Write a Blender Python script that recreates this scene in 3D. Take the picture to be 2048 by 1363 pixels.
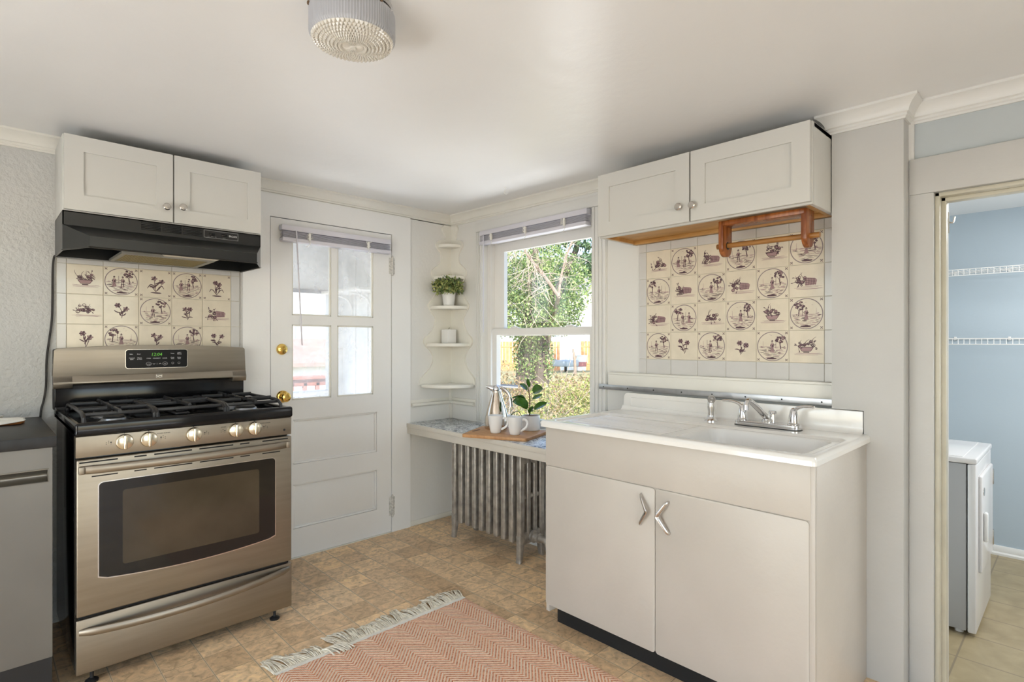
import bpy, bmesh, math, random
from mathutils import Vector, Matrix, Euler
import numpy as np

for o in list(bpy.data.objects):
    bpy.data.objects.remove(o)
SC = bpy.context.scene
COL = SC.collection
PI = math.pi

# ------------------------------------------------------------------ camera, sky, lights, exposure
cam_d = bpy.data.cameras.new('camera')
cam = bpy.data.objects.new('camera', cam_d)
COL.objects.link(cam)
cam.location = (0, 0, 1.22)
cam.rotation_euler = (PI / 2, 0, math.radians(46 - 90))
cam_d.sensor_width = 36
cam_d.lens = 36 * 1110 / 2048
cam_d.shift_y = 2.5 / 2048
cam_d.clip_start = 0.05
cam_d.clip_end = 300
SC.camera = cam

SC.view_settings.view_transform = 'Standard'
SC.view_settings.look = 'None'
SC.view_settings.gamma = 1
SC.view_settings.use_curve_mapping = False
SC.view_settings.exposure = -0.04

W = bpy.data.worlds.new('sky_world')
SC.world = W
W.use_nodes = True
wn = W.node_tree
wn.nodes.clear()
w_out = wn.nodes.new('ShaderNodeOutputWorld')
w_bg = wn.nodes.new('ShaderNodeBackground')
w_sky = wn.nodes.new('ShaderNodeTexSky')
w_sky.sky_type = 'NISHITA'
w_sky.sun_disc = False
w_sky.sun_elevation = math.radians(42)
w_sky.sun_rotation = math.radians(215)
w_sky.air_density = 1.0
w_sky.dust_density = 0.6
w_bg.inputs['Strength'].default_value = 0.6
wn.links.new(w_sky.outputs[0], w_bg.inputs[0])
wn.links.new(w_bg.outputs[0], w_out.inputs[0])

sun_d = bpy.data.lights.new('sun', 'SUN')
sun_d.energy = 9.5
sun_d.angle = math.radians(0.6)
sun_d.color = (1.0, 0.95, 0.86)
sun = bpy.data.objects.new('sun', sun_d)
COL.objects.link(sun)
sun.rotation_euler = Vector((0.50, 0.62, -0.66)).to_track_quat('-Z', 'Y').to_euler()


def area(name, loc, aim, sx, sy, power, color):
    d = bpy.data.lights.new(name, 'AREA')
    d.shape = 'RECTANGLE'
    d.size = sx
    d.size_y = sy
    d.energy = power
    d.color = color
    o = bpy.data.objects.new(name, d)
    COL.objects.link(o)
    o.location = loc
    o.rotation_euler = Vector(aim).to_track_quat('-Z', 'Y').to_euler()
    return o


# added fill lamps outside the invented glazed doors behind the camera
area('fill_left_door', (-1.78, 0.85, 1.0), (1, 0, 0.0), 2.3, 1.8, 30, (0.975, 0.99, 1.0))
area('fill_left_low', (-2.05, 0.85, 0.06), (0.55, 0, 0.84), 2.4, 0.6, 36, (0.975, 0.99, 1.0))
area('fill_front_door', (0.35, -1.78, 1.0), (0, 1, 0.0), 2.0, 1.8, 6, (0.975, 0.99, 1.0))
area('fill_front_low', (0.35, -2.05, 0.06), (0, 0.55, 0.84), 2.1, 0.6, 8, (0.975, 0.99, 1.0))
# added fill lamps outside window and back door, imitating light off the ground
area('yard_fill_window', (3.75, 2.32, 0.0), (-0.72, 0, 0.69), 2.2, 1.2, 105, (0.975, 0.99, 1.0))
area('porch_fill_door', (1.50, 4.05, 0.04), (0.0, -0.55, 0.83), 0.9, 0.6, 30, (0.975, 0.99, 1.0))
area('fill_laundry', (4.0, -1.30, 1.25), (0.0, 1, 0.0), 1.3, 1.2, 24, (1.0, 0.99, 0.97))  # added fill lamp at the laundry wall, which has no window
area('laundry_ceiling_lamp', (4.3, -0.4, 2.17), (0.0, 0, -1), 0.5, 0.5, 24, (1.0, 0.99, 0.97))

CEIL_N = 2.105


def zc(y):                        # the old ceiling sags a little towards the camera
    return CEIL_N - 0.0125 * (3.08 - y)


# ------------------------------------------------------------------ materials
MATS = {}


def nodes_of(m):
    m.use_nodes = True
    nt = m.node_tree
    return nt, nt.nodes['Principled BSDF']


def mat(name, color, rough=0.5, metal=0.0, bump=0.0, bscale=60.0, var=0.0, vscale=3.0, spec=0.5,
        coat=0.0, stretch=None, aniso=0.0, detail=4.0):
    if name in MATS:
        return MATS[name]
    m = bpy.data.materials.new(name)
    nt, b = nodes_of(m)
    b.inputs['Base Color'].default_value = (*color, 1)
    b.inputs['Roughness'].default_value = rough
    b.inputs['Metallic'].default_value = metal
    b.inputs['Specular IOR Level'].default_value = spec
    b.inputs['Coat Weight'].default_value = coat
    b.inputs['Anisotropic'].default_value = aniso
    tc = nt.nodes.new('ShaderNodeTexCoord')
    src = tc.outputs['Object']
    if stretch:
        mp = nt.nodes.new('ShaderNodeMapping')
        mp.inputs['Scale'].default_value = stretch
        nt.links.new(src, mp.inputs[0])
        src = mp.outputs[0]
    if var:
        n = nt.nodes.new('ShaderNodeTexNoise')
        n.inputs['Scale'].default_value = vscale
        n.inputs['Detail'].default_value = detail
        nt.links.new(src, n.inputs['Vector'])
        cr = nt.nodes.new('ShaderNodeValToRGB')
        cr.color_ramp.elements[0].position = 0.3
        cr.color_ramp.elements[1].position = 0.7
        cr.color_ramp.elements[0].color = (*[c * (1 - var) for c in color], 1)
        cr.color_ramp.elements[1].color = (*[min(1, c * (1 + var * 0.5)) for c in color], 1)
        nt.links.new(n.outputs['Fac'], cr.inputs[0])
        nt.links.new(cr.outputs[0], b.inputs['Base Color'])
    if bump:
        n2 = nt.nodes.new('ShaderNodeTexNoise')
        n2.inputs['Scale'].default_value = bscale
        n2.inputs['Detail'].default_value = 4
        nt.links.new(src, n2.inputs['Vector'])
        bp = nt.nodes.new('ShaderNodeBump')
        bp.inputs['Strength'].default_value = bump
        bp.inputs['Distance'].default_value = 0.01
        nt.links.new(n2.outputs['Fac'], bp.inputs['Height'])
        nt.links.new(bp.outputs[0], b.inputs['Normal'])
    MATS[name] = m
    return m


def glass_mat(name, gloss=0.07, dirt_haze=0.0, tint=(1, 1, 1)):
    m = bpy.data.materials.new(name)
    m.use_nodes = True
    nt = m.node_tree
    nt.nodes.clear()
    out = nt.nodes.new('ShaderNodeOutputMaterial')
    tr = nt.nodes.new('ShaderNodeBsdfTransparent')
    tr.inputs[0].default_value = (*tint, 1)
    gl = nt.nodes.new('ShaderNodeBsdfGlossy')
    gl.inputs['Roughness'].default_value = 0.02
    mx = nt.nodes.new('ShaderNodeMixShader')
    mx.inputs[0].default_value = gloss
    nt.links.new(tr.outputs[0], mx.inputs[1])
    nt.links.new(gl.outputs[0], mx.inputs[2])
    last = mx
    if dirt_haze:
        tl = nt.nodes.new('ShaderNodeBsdfTranslucent')
        tl.inputs[0].default_value = (0.95, 0.96, 1, 1)
        df = nt.nodes.new('ShaderNodeBsdfDiffuse')
        df.inputs[0].default_value = (0.9, 0.9, 0.93, 1)
        ad = nt.nodes.new('ShaderNodeMixShader')
        ad.inputs[0].default_value = 0.5
        nt.links.new(tl.outputs[0], ad.inputs[1])
        nt.links.new(df.outputs[0], ad.inputs[2])
        tc = nt.nodes.new('ShaderNodeTexCoord')
        n = nt.nodes.new('ShaderNodeTexNoise')
        n.inputs['Scale'].default_value = 7
        n.inputs['Detail'].default_value = 6
        nt.links.new(tc.outputs['Object'], n.inputs['Vector'])
        mr = nt.nodes.new('ShaderNodeMapRange')
        mr.inputs[1].default_value = 0.3
        mr.inputs[2].default_value = 0.75
        mr.inputs[3].default_value = dirt_haze * 0.5
        mr.inputs[4].default_value = dirt_haze * 1.6
        nt.links.new(n.outputs['Fac'], mr.inputs[0])
        m2 = nt.nodes.new('ShaderNodeMixShader')
        nt.links.new(mr.outputs[0], m2.inputs[0])
        nt.links.new(mx.outputs[0], m2.inputs[1])
        nt.links.new(ad.outputs[0], m2.inputs[2])
        last = m2
    nt.links.new(last.outputs[0], out.inputs[0])
    MATS[name] = m
    return m


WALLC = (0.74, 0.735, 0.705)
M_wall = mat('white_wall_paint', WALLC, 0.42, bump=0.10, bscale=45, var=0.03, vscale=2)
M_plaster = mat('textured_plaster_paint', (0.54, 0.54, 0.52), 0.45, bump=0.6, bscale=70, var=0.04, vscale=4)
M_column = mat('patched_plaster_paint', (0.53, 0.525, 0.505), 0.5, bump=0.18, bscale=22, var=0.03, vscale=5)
M_ceil = mat('ceiling_paint', (0.83, 0.828, 0.818), 0.33, bump=0.2, bscale=14, var=0.015, vscale=3)
M_trim = mat('cream_trim_paint', (0.77, 0.755, 0.69), 0.38, bump=0.08, bscale=50, var=0.04, vscale=6)
M_door = mat('white_door_paint', (0.83, 0.83, 0.815), 0.36, bump=0.06, bscale=40, var=0.02, vscale=3)
M_bluegrey = mat('blue_grey_paint', (0.47, 0.51, 0.52), 0.4, bump=0.2, bscale=20, var=0.04, vscale=4)
M_blue = mat('pale_blue_paint', (0.47, 0.555, 0.62), 0.55, bump=0.05, bscale=60)
M_cab = mat('cabinet_laminate', (0.61, 0.605, 0.57), 0.35, bump=0.02, bscale=60, var=0.02, vscale=3)
M_sinkcab = mat('old_cabinet_paint', (0.56, 0.52, 0.465), 0.38, bump=0.10, bscale=35, var=0.05, vscale=4)
M_bench = mat('bench_paint', (0.64, 0.60, 0.53), 0.4, bump=0.1, bscale=50, var=0.05, vscale=6)
M_porcelain = mat('white_porcelain', (0.86, 0.845, 0.81), 0.16, coat=0.4, var=0.02, vscale=3)
M_chrome = mat('chrome', (0.72, 0.72, 0.73), 0.12, 1.0)
M_chrome2 = mat('worn_chrome', (0.62, 0.60, 0.58), 0.22, 1.0)
M_alu = mat('aluminium_strip', (0.50, 0.51, 0.53), 0.35, 1.0, var=0.12, vscale=20)
M_brass = mat('polished_brass', (0.80, 0.55, 0.16), 0.16, 1.0)
M_nickel = mat('brushed_nickel', (0.60, 0.57, 0.53), 0.25, 1.0)
M_steel = mat('brushed_stainless', (0.345, 0.305, 0.25), 0.42, 1.0, var=0.10, vscale=3, bump=0.015, bscale=120,
              stretch=(1, 1, 14))
M_steeld = mat('dishwasher_stainless', (0.21, 0.205, 0.195), 0.5, 1.0, var=0.12, vscale=3)
M_knob = mat('knob_metal', (0.72, 0.66, 0.53), 0.22, 1.0)
M_black = mat('black_enamel', (0.006, 0.006, 0.007), 0.13, spec=0.35)
M_blackm = mat('black_matte', (0.013, 0.013, 0.014), 0.5)
M_hood = mat('hood_black_enamel', (0.009, 0.010, 0.010), 0.30, spec=0.6)
M_iron = mat('cast_iron', (0.022, 0.022, 0.024), 0.38, bump=0.1, bscale=90)
M_counter = mat('black_laminate', (0.022, 0.023, 0.025), 0.42, var=0.3, vscale=40)
M_dark = mat('dark_void', (0.008, 0.008, 0.008), 0.8)
M_vinyl = mat('white_vinyl', (0.78, 0.77, 0.74), 0.3)
M_blind = mat('blind_vinyl', (0.66, 0.65, 0.71), 0.4)
M_cordw = mat('white_cord', (0.78, 0.77, 0.72), 0.6)
M_glass = glass_mat('window_glass', 0.05)
M_dirtyhaze = glass_mat('dirty_hazy_glass', 0.05, 0.22)  # dirt film with added haze that lightens the door panes
M_rad = mat('silver_radiator_paint', (0.42, 0.39, 0.35), 0.38, 0.5, bump=0.25, bscale=60, var=0.35, vscale=25)
M_white = mat('white_ceramic', (0.82, 0.82, 0.81), 0.12, coat=0.5)
M_potwhite = mat('white_pot_glaze', (0.80, 0.80, 0.79), 0.35)
M_candle = mat('white_wax', (0.78, 0.78, 0.76), 0.5)
M_soil = mat('pebble_soil', (0.22, 0.13, 0.09), 0.9, bump=0.8, bscale=150, var=0.5, vscale=120)
M_carafe = mat('carafe_steel', (0.70, 0.62, 0.53), 0.14, 1.0)
M_wire = mat('white_coated_wire', (0.85, 0.84, 0.82), 0.4)
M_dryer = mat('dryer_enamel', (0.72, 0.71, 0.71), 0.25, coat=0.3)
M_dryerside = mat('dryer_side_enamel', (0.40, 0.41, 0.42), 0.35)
M_cloth = mat('white_cloth', (0.76, 0.74, 0.68), 0.9, bump=0.2, bscale=300, var=0.05, vscale=20)
M_fringe = mat('cream_cotton', (0.82, 0.76, 0.63), 0.95, var=0.25, vscale=60)
M_filter = mat('grease_filter', (0.13, 0.10, 0.035), 0.6, 0.3, var=0.2, vscale=15)
M_lens = mat('hood_lamp_lens', (0.75, 0.68, 0.55), 0.35)
M_rustpipe = mat('plain_black_cord', (0.02, 0.016, 0.015), 0.5)
M_txtw = mat('white_print', (0.75, 0.75, 0.75), 0.5)
M_txtg = mat('grey_print', (0.30, 0.30, 0.30), 0.5)
M_txtb = mat('black_print', (0.02, 0.02, 0.02), 0.5)
M_bark = mat('grey_bark', (0.30, 0.23, 0.18), 0.9, bump=0.5, bscale=30, var=0.3, vscale=8)
M_twig = mat('pale_twig', (0.47, 0.38, 0.31), 0.9)
M_bark2 = mat('dark_bark', (0.13, 0.10, 0.08), 0.9, bump=0.5, bscale=20, var=0.3, vscale=6)
M_housew = mat('white_siding', (0.80, 0.80, 0.77), 0.7)
M_roof = mat('grey_shingle', (0.24, 0.23, 0.23), 0.9, var=0.2, vscale=8)
M_deck = mat('red_brown_stain', (0.42, 0.16, 0.11), 0.7, var=0.2, vscale=10)
M_fenceo = mat('orange_cedar', (0.62, 0.27, 0.11), 0.8, var=0.25, vscale=6)
M_galv = mat('galvanised_wire', (0.26, 0.26, 0.26), 0.5, 0.5)
M_greyglass = mat('dark_house_glass', (0.30, 0.34, 0.38), 0.2)
M_porch = mat('porch_paint', (0.82, 0.82, 0.81), 0.6, bump=0.06, bscale=20, var=0.04, vscale=3)
M_porchd = mat('porch_dark_frame', (0.20, 0.20, 0.21), 0.6)
M_yellow = mat('yellow_pole', (0.80, 0.58, 0.06), 0.5)


def emis(name, color, s):
    m = bpy.data.materials.new(name)
    nt, b = nodes_of(m)
    b.inputs['Base Color'].default_value = (0, 0, 0, 1)
    b.inputs['Emission Color'].default_value = (*color, 1)
    b.inputs['Emission Strength'].default_value = s
    MATS[name] = m
    return m


M_led = emis('green_led', (0.25, 0.9, 0.08), 0.55)


def wood_mat(name, c0, c1, scale=(1, 1, 1), rough=0.4, wscale=6):
    m = bpy.data.materials.new(name)
    nt, b = nodes_of(m)
    tc = nt.nodes.new('ShaderNodeTexCoord')
    mp = nt.nodes.new('ShaderNodeMapping')
    mp.inputs['Scale'].default_value = scale
    n = nt.nodes.new('ShaderNodeTexNoise')
    n.inputs['Scale'].default_value = wscale
    n.inputs['Detail'].default_value = 6
    n.inputs['Distortion'].default_value = 0.6
    cr = nt.nodes.new('ShaderNodeValToRGB')
    cr.color_ramp.elements[0].position = 0.32
    cr.color_ramp.elements[1].position = 0.68
    cr.color_ramp.elements[0].color = (*c0, 1)
    cr.color_ramp.elements[1].color = (*c1, 1)
    nt.links.new(tc.outputs['Object'], mp.inputs[0])
    nt.links.new(mp.outputs[0], n.inputs['Vector'])
    nt.links.new(n.outputs['Fac'], cr.inputs[0])
    nt.links.new(cr.outputs[0], b.inputs['Base Color'])
    b.inputs['Roughness'].default_value = rough
    MATS[name] = m
    return m


M_woodcab = wood_mat('honey_plywood', (0.46, 0.235, 0.065), (0.60, 0.34, 0.115), (4, 1, 4), 0.45)
M_redwood = wood_mat('stained_red_oak', (0.17, 0.045, 0.010), (0.36, 0.12, 0.03), (9, 9, 1.2), 0.25)
M_rod = wood_mat('amber_dowel', (0.26, 0.11, 0.025), (0.40, 0.19, 0.05), (9, 1, 9), 0.3)
M_board = wood_mat('bamboo_board', (0.42, 0.20, 0.075), (0.55, 0.30, 0.13), (12, 1.5, 3), 0.45, 7)
M_board2 = wood_mat('orange_board', (0.36, 0.12, 0.03), (0.50, 0.19, 0.05), (1.5, 10, 3), 0.35, 7)


class NB:                                                            # small node-building helper
    def __init__(s, m):
        s.m = m
        s.nt, s.b = nodes_of(m)

    def n(s, t, **kw):
        x = s.nt.nodes.new(t)
        for k, v in kw.items():
            setattr(x, k, v)
        return x

    def math(s, op, a, b=None, c=None):
        x = s.nt.nodes.new('ShaderNodeMath')
        x.operation = op
        for i, v in enumerate((a, b, c)):
            if v is None:
                continue
            if isinstance(v, (int, float)):
                x.inputs[i].default_value = v
            else:
                s.nt.links.new(v, x.inputs[i])
        return x.outputs[0]

    def mix(s, f, a, b):
        x = s.nt.nodes.new('ShaderNodeMix')
        x.data_type = 'RGBA'
        for i, v in ((0, f), (6, a), (7, b)):
            if isinstance(v, tuple):
                x.inputs[i].default_value = (*v, 1)
            elif isinstance(v, (int, float)):
                x.inputs[i].default_value = v
            else:
                s.nt.links.new(v, x.inputs[i])
        return x.outputs[2]

    def ramp(s, f, stops):
        x = s.nt.nodes.new('ShaderNodeValToRGB')
        e = x.color_ramp.elements
        while len(e) < len(stops):
            e.new(0.5)
        for i, (p, c) in enumerate(stops):
            e[i].position = p
            e[i].color = (*c, 1) if len(c) == 3 else c
        s.nt.links.new(f, x.inputs[0])
        return x.outputs[0]

    def noise(s, vec, scale, detail=4, dist=0.0):
        x = s.nt.nodes.new('ShaderNodeTexNoise')
        x.inputs['Scale'].default_value = scale
        x.inputs['Detail'].default_value = detail
        x.inputs['Distortion'].default_value = dist
        if vec is not None:
            s.nt.links.new(vec, x.inputs['Vector'])
        return x.outputs['Fac']

    def link(s, a, b):
        s.nt.links.new(a, b)


def floor_mat():
    m = bpy.data.materials.new('sheet_vinyl_floor')
    k = NB(m)
    tc = k.n('ShaderNodeTexCoord')
    sep = k.n('ShaderNodeSeparateXYZ')
    k.link(tc.outputs['Object'], sep.inputs[0])
    x = k.math('DIVIDE', k.math('SUBTRACT', sep.outputs[0], 1.047), 0.1388)
    y = k.math('DIVIDE', k.math('SUBTRACT', sep.outputs[1], 2.370), 0.1480)
    fx, fy = k.math('FRACT', x), k.math('FRACT', y)
    ix, iy = k.math('FLOOR', x), k.math('FLOOR', y)
    dx = k.math('MULTIPLY', k.math('MINIMUM', fx, k.math('SUBTRACT', 1.0, fx)), 0.1388)
    dy = k.math('MULTIPLY', k.math('MINIMUM', fy, k.math('SUBTRACT', 1.0, fy)), 0.1480)
    cmb = k.n('ShaderNodeCombineXYZ')
    k.link(ix, cmb.inputs[0])
    k.link(iy, cmb.inputs[1])
    wn_ = k.n('ShaderNodeTexWhiteNoise')
    k.link(cmb.outputs[0], wn_.inputs['Vector'])
    tile = wn_.outputs['Value']
    base = k.ramp(tile, [(0.0, (0.62, 0.43, 0.25)), (0.35, (0.74, 0.53, 0.32)), (0.7, (0.82, 0.60, 0.365)),
                         (1.0, (0.92, 0.66, 0.38))])
    off = k.n('ShaderNodeVectorMath', operation='ADD')
    sc = k.n('ShaderNodeVectorMath', operation='SCALE')
    k.link(wn_.outputs['Color'], sc.inputs[0])
    sc.inputs['Scale'].default_value = 20
    k.link(tc.outputs['Object'], off.inputs[0])
    k.link(sc.outputs[0], off.inputs[1])
    n1 = k.noise(off.outputs[0], 26, 8, 1.2)
    mott = k.ramp(n1, [(0.28, (0.66, 0.63, 0.59)), (0.5, (1, 1, 1)), (0.74, (1.28, 1.26, 1.2))])
    mul = k.n('ShaderNodeMix', data_type='RGBA', blend_type='MULTIPLY')
    mul.inputs[0].default_value = 1
    k.link(base, mul.inputs[6])
    k.link(mott, mul.inputs[7])
    n2 = k.noise(tc.outputs['Object'], 110, 3, 0.4)
    spk = k.ramp(n2, [(0.60, (0, 0, 0)), (0.70, (1, 1, 1))])
    c1 = k.mix(k.math('MULTIPLY', spk, 0.35), mul.outputs[2], (0.52, 0.43, 0.31))
    n3 = k.noise(tc.outputs['Object'], 75, 4, 0.8)
    spd = k.ramp(n3, [(0.30, (1, 1, 1)), (0.40, (0, 0, 0))])
    c2 = k.mix(k.math('MULTIPLY', spd, 0.4), c1, (0.15, 0.09, 0.05))
    # grout along Y: a pale double line; along X: a darker thin joint
    gx = k.math('LESS_THAN', dx, 0.0034)
    gx2 = k.math('LESS_THAN', dx, 0.0009)
    gy = k.math('LESS_THAN', dy, 0.0015)
    c3 = k.mix(k.math('MULTIPLY', gx, 0.85), c2, (0.66, 0.53, 0.36))
    c4 = k.mix(k.math('MULTIPLY', gx2, 0.7), c3, (0.20, 0.14, 0.08))
    c5 = k.mix(k.math('MULTIPLY', gy, 0.65), c4, (0.24, 0.175, 0.105))
    k.link(c5, k.b.inputs['Base Color'])
    k.b.inputs['Roughness'].default_value = 0.42
    bp = k.n('ShaderNodeBump')
    bp.inputs['Strength'].default_value = 0.35
    bp.inputs['Distance'].default_value = 0.002
    h = k.math('SUBTRACT', k.math('MULTIPLY', n1, 0.4), k.math('MAXIMUM', gx, gy))
    k.link(h, bp.inputs['Height'])
    k.link(bp.outputs[0], k.b.inputs['Normal'])
    return m


def laundry_floor_mat():
    m = bpy.data.materials.new('laundry_floor_tile')
    k = NB(m)
    tc = k.n('ShaderNodeTexCoord')
    sep = k.n('ShaderNodeSeparateXYZ')
    k.link(tc.outputs['Object'], sep.inputs[0])
    x = k.math('DIVIDE', k.math('SUBTRACT', sep.outputs[0], 3.81), 0.302)
    y = k.math('DIVIDE', k.math('SUBTRACT', sep.outputs[1], 0.45), 0.305)
    fx, fy = k.math('FRACT', x), k.math('FRACT', y)
    dx = k.math('MULTIPLY', k.math('MINIMUM', fx, k.math('SUBTRACT', 1.0, fx)), 0.302)
    dy = k.math('MULTIPLY', k.math('MINIMUM', fy, k.math('SUBTRACT', 1.0, fy)), 0.305)
    n1 = k.noise(tc.outputs['Object'], 9, 6, 0.6)
    base = k.ramp(n1, [(0.3, (0.31, 0.245, 0.14)), (0.7, (0.40, 0.32, 0.19))])
    g = k.math('LESS_THAN', k.math('MINIMUM', dx, dy), 0.004)
    c = k.mix(k.math('MULTIPLY', g, 0.8), base, (0.20, 0.16, 0.11))
    k.link(c, k.b.inputs['Base Color'])
    k.b.inputs['Roughness'].default_value = 0.4
    return m


def rug_mat():
    m = bpy.data.materials.new('herringbone_rug_weave')
    k = NB(m)
    tc = k.n('ShaderNodeTexCoord')
    sep = k.n('ShaderNodeSeparateXYZ')
    k.link(tc.outputs['Object'], sep.inputs[0])
    bw = 0.0685
    xb = k.math('DIVIDE', sep.outputs[0], bw)
    tri = k.math('PINGPONG', xb, 1.0)                                  # zigzag across the bands
    u = k.math('ADD', sep.outputs[1], k.math('MULTIPLY', tri, bw * 1.0))
    per = 0.0165
    st = k.math('FRACT', k.math('DIVIDE', u, per))
    w = k.math('PINGPONG', k.math('MULTIPLY', st, 2.0), 1.0)
    yarn = k.ramp(w, [(0.34, (0, 0, 0)), (0.58, (1, 1, 1))])
    rnd = k.noise(tc.outputs['Object'], 95, 3)
    rnd2 = k.noise(tc.outputs['Object'], 9, 4)
    rust = k.ramp(rnd, [(0.30, (0.52, 0.16, 0.08)), (0.5, (0.82, 0.36, 0.20)), (0.72, (0.93, 0.57, 0.38))])
    pale = k.ramp(rnd2, [(0.3, (0.95, 0.70, 0.52)), (0.7, (0.96, 0.79, 0.62))])
    c = k.mix(yarn, rust, pale)
    kn = k.math('FRACT', k.math('DIVIDE', sep.outputs[0], 0.0062))
    kn2 = k.math('LESS_THAN', kn, 0.22)
    c2 = k.mix(k.math('MULTIPLY', kn2, 0.35), c, (0.36, 0.15, 0.09))
    k.link(c2, k.b.inputs['Base Color'])
    k.b.inputs['Roughness'].default_value = 0.95
    bp = k.n('ShaderNodeBump')
    bp.inputs['Strength'].default_value = 0.8
    bp.inputs['Distance'].default_value = 0.004
    k.link(k.math('ADD', k.math('SUBTRACT', w, k.math('MULTIPLY', kn2, 0.6)), k.math('MULTIPLY', rnd, 0.8)), bp.inputs['Height'])
    k.link(bp.outputs[0], k.b.inputs['Normal'])
    return m


def laminate_mat():
    m = bpy.data.materials.new('speckled_laminate')
    k = NB(m)
    tc = k.n('ShaderNodeTexCoord')
    mp = k.n('ShaderNodeMapping')
    mp.inputs['Scale'].default_value = (1.6, 1, 1)
    mp.inputs['Rotation'].default_value = (0, 0, 0.5)
    k.link(tc.outputs['Object'], mp.inputs[0])
    n1 = k.noise(mp.outputs[0], 42, 8, 1.5)
    n2 = k.noise(tc.outputs['Object'], 16, 4, 0.5)
    s = k.math('ADD', k.math('MULTIPLY', n1, 0.8), k.math('MULTIPLY', n2, 0.3))
    c = k.ramp(s, [(0.44, (0.06, 0.07, 0.085)), (0.51, (0.30, 0.33, 0.36)), (0.56, (0.66, 0.67, 0.66)),
                   (0.75, (0.78, 0.78, 0.76))])
    k.link(c, k.b.inputs['Base Color'])
    k.b.inputs['Roughness'].default_value = 0.22
    return m


def leaf_mat(name, cols, rough=0.5, trans=0.25):
    m = bpy.data.materials.new(name)
    k = NB(m)
    g = k.n('ShaderNodeNewGeometry')
    n = len(cols)
    c = k.ramp(g.outputs['Random Per Island'], [(i / (n - 1), cc) for i, cc in enumerate(cols)])
    k.link(c, k.b.inputs['Base Color'])
    k.b.inputs['Roughness'].default_value = rough
    if trans:
        tl = k.n('ShaderNodeBsdfTranslucent')
        k.link(c, tl.inputs[0])
        mx = k.n('ShaderNodeMixShader')
        mx.inputs[0].default_value = trans
        out = [x for x in k.nt.nodes if x.type == 'OUTPUT_MATERIAL'][0]
        k.link(k.b.outputs[0], mx.inputs[1])
        k.link(tl.outputs[0], mx.inputs[2])
        k.link(mx.outputs[0], out.inputs[0])
    return m


M_floor = floor_mat()
M_lfloor = laundry_floor_mat()
M_rug = rug_mat()
M_lam = laminate_mat()
M_ivy = leaf_mat('ivy_leaves', [(0.07, 0.13, 0.045), (0.17, 0.27, 0.08), (0.30, 0.40, 0.13), (0.50, 0.54, 0.25)])
M_ivyd = leaf_mat('conifer_needles', [(0.06, 0.12, 0.05), (0.10, 0.18, 0.08), (0.16, 0.25, 0.12)])
M_hedge = leaf_mat('hedge_leaves', [(0.20, 0.27, 0.06), (0.34, 0.38, 0.10), (0.46, 0.44, 0.16), (0.54, 0.41, 0.24), (0.30, 0.38, 0.08)])
M_dryg = leaf_mat('dry_grass', [(0.36, 0.27, 0.15), (0.48, 0.38, 0.22), (0.40, 0.24, 0.15), (0.28, 0.27, 0.10)])
M_small = leaf_mat('small_plant_leaves', [(0.06, 0.11, 0.035), (0.14, 0.21, 0.06), (0.32, 0.36, 0.11), (0.50, 0.50, 0.22)], 0.45, 0.15)
M_rubber = mat('rubber_plant_leaf', (0.045, 0.125, 0.015), 0.25, var=0.35, vscale=12, coat=0.25)
M_stem = mat('plant_stem', (0.13, 0.075, 0.035), 0.6)
M_ground = mat('yard_ground', (0.33, 0.30, 0.15), 0.95, bump=0.6, bscale=8, var=0.4, vscale=3)


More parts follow.
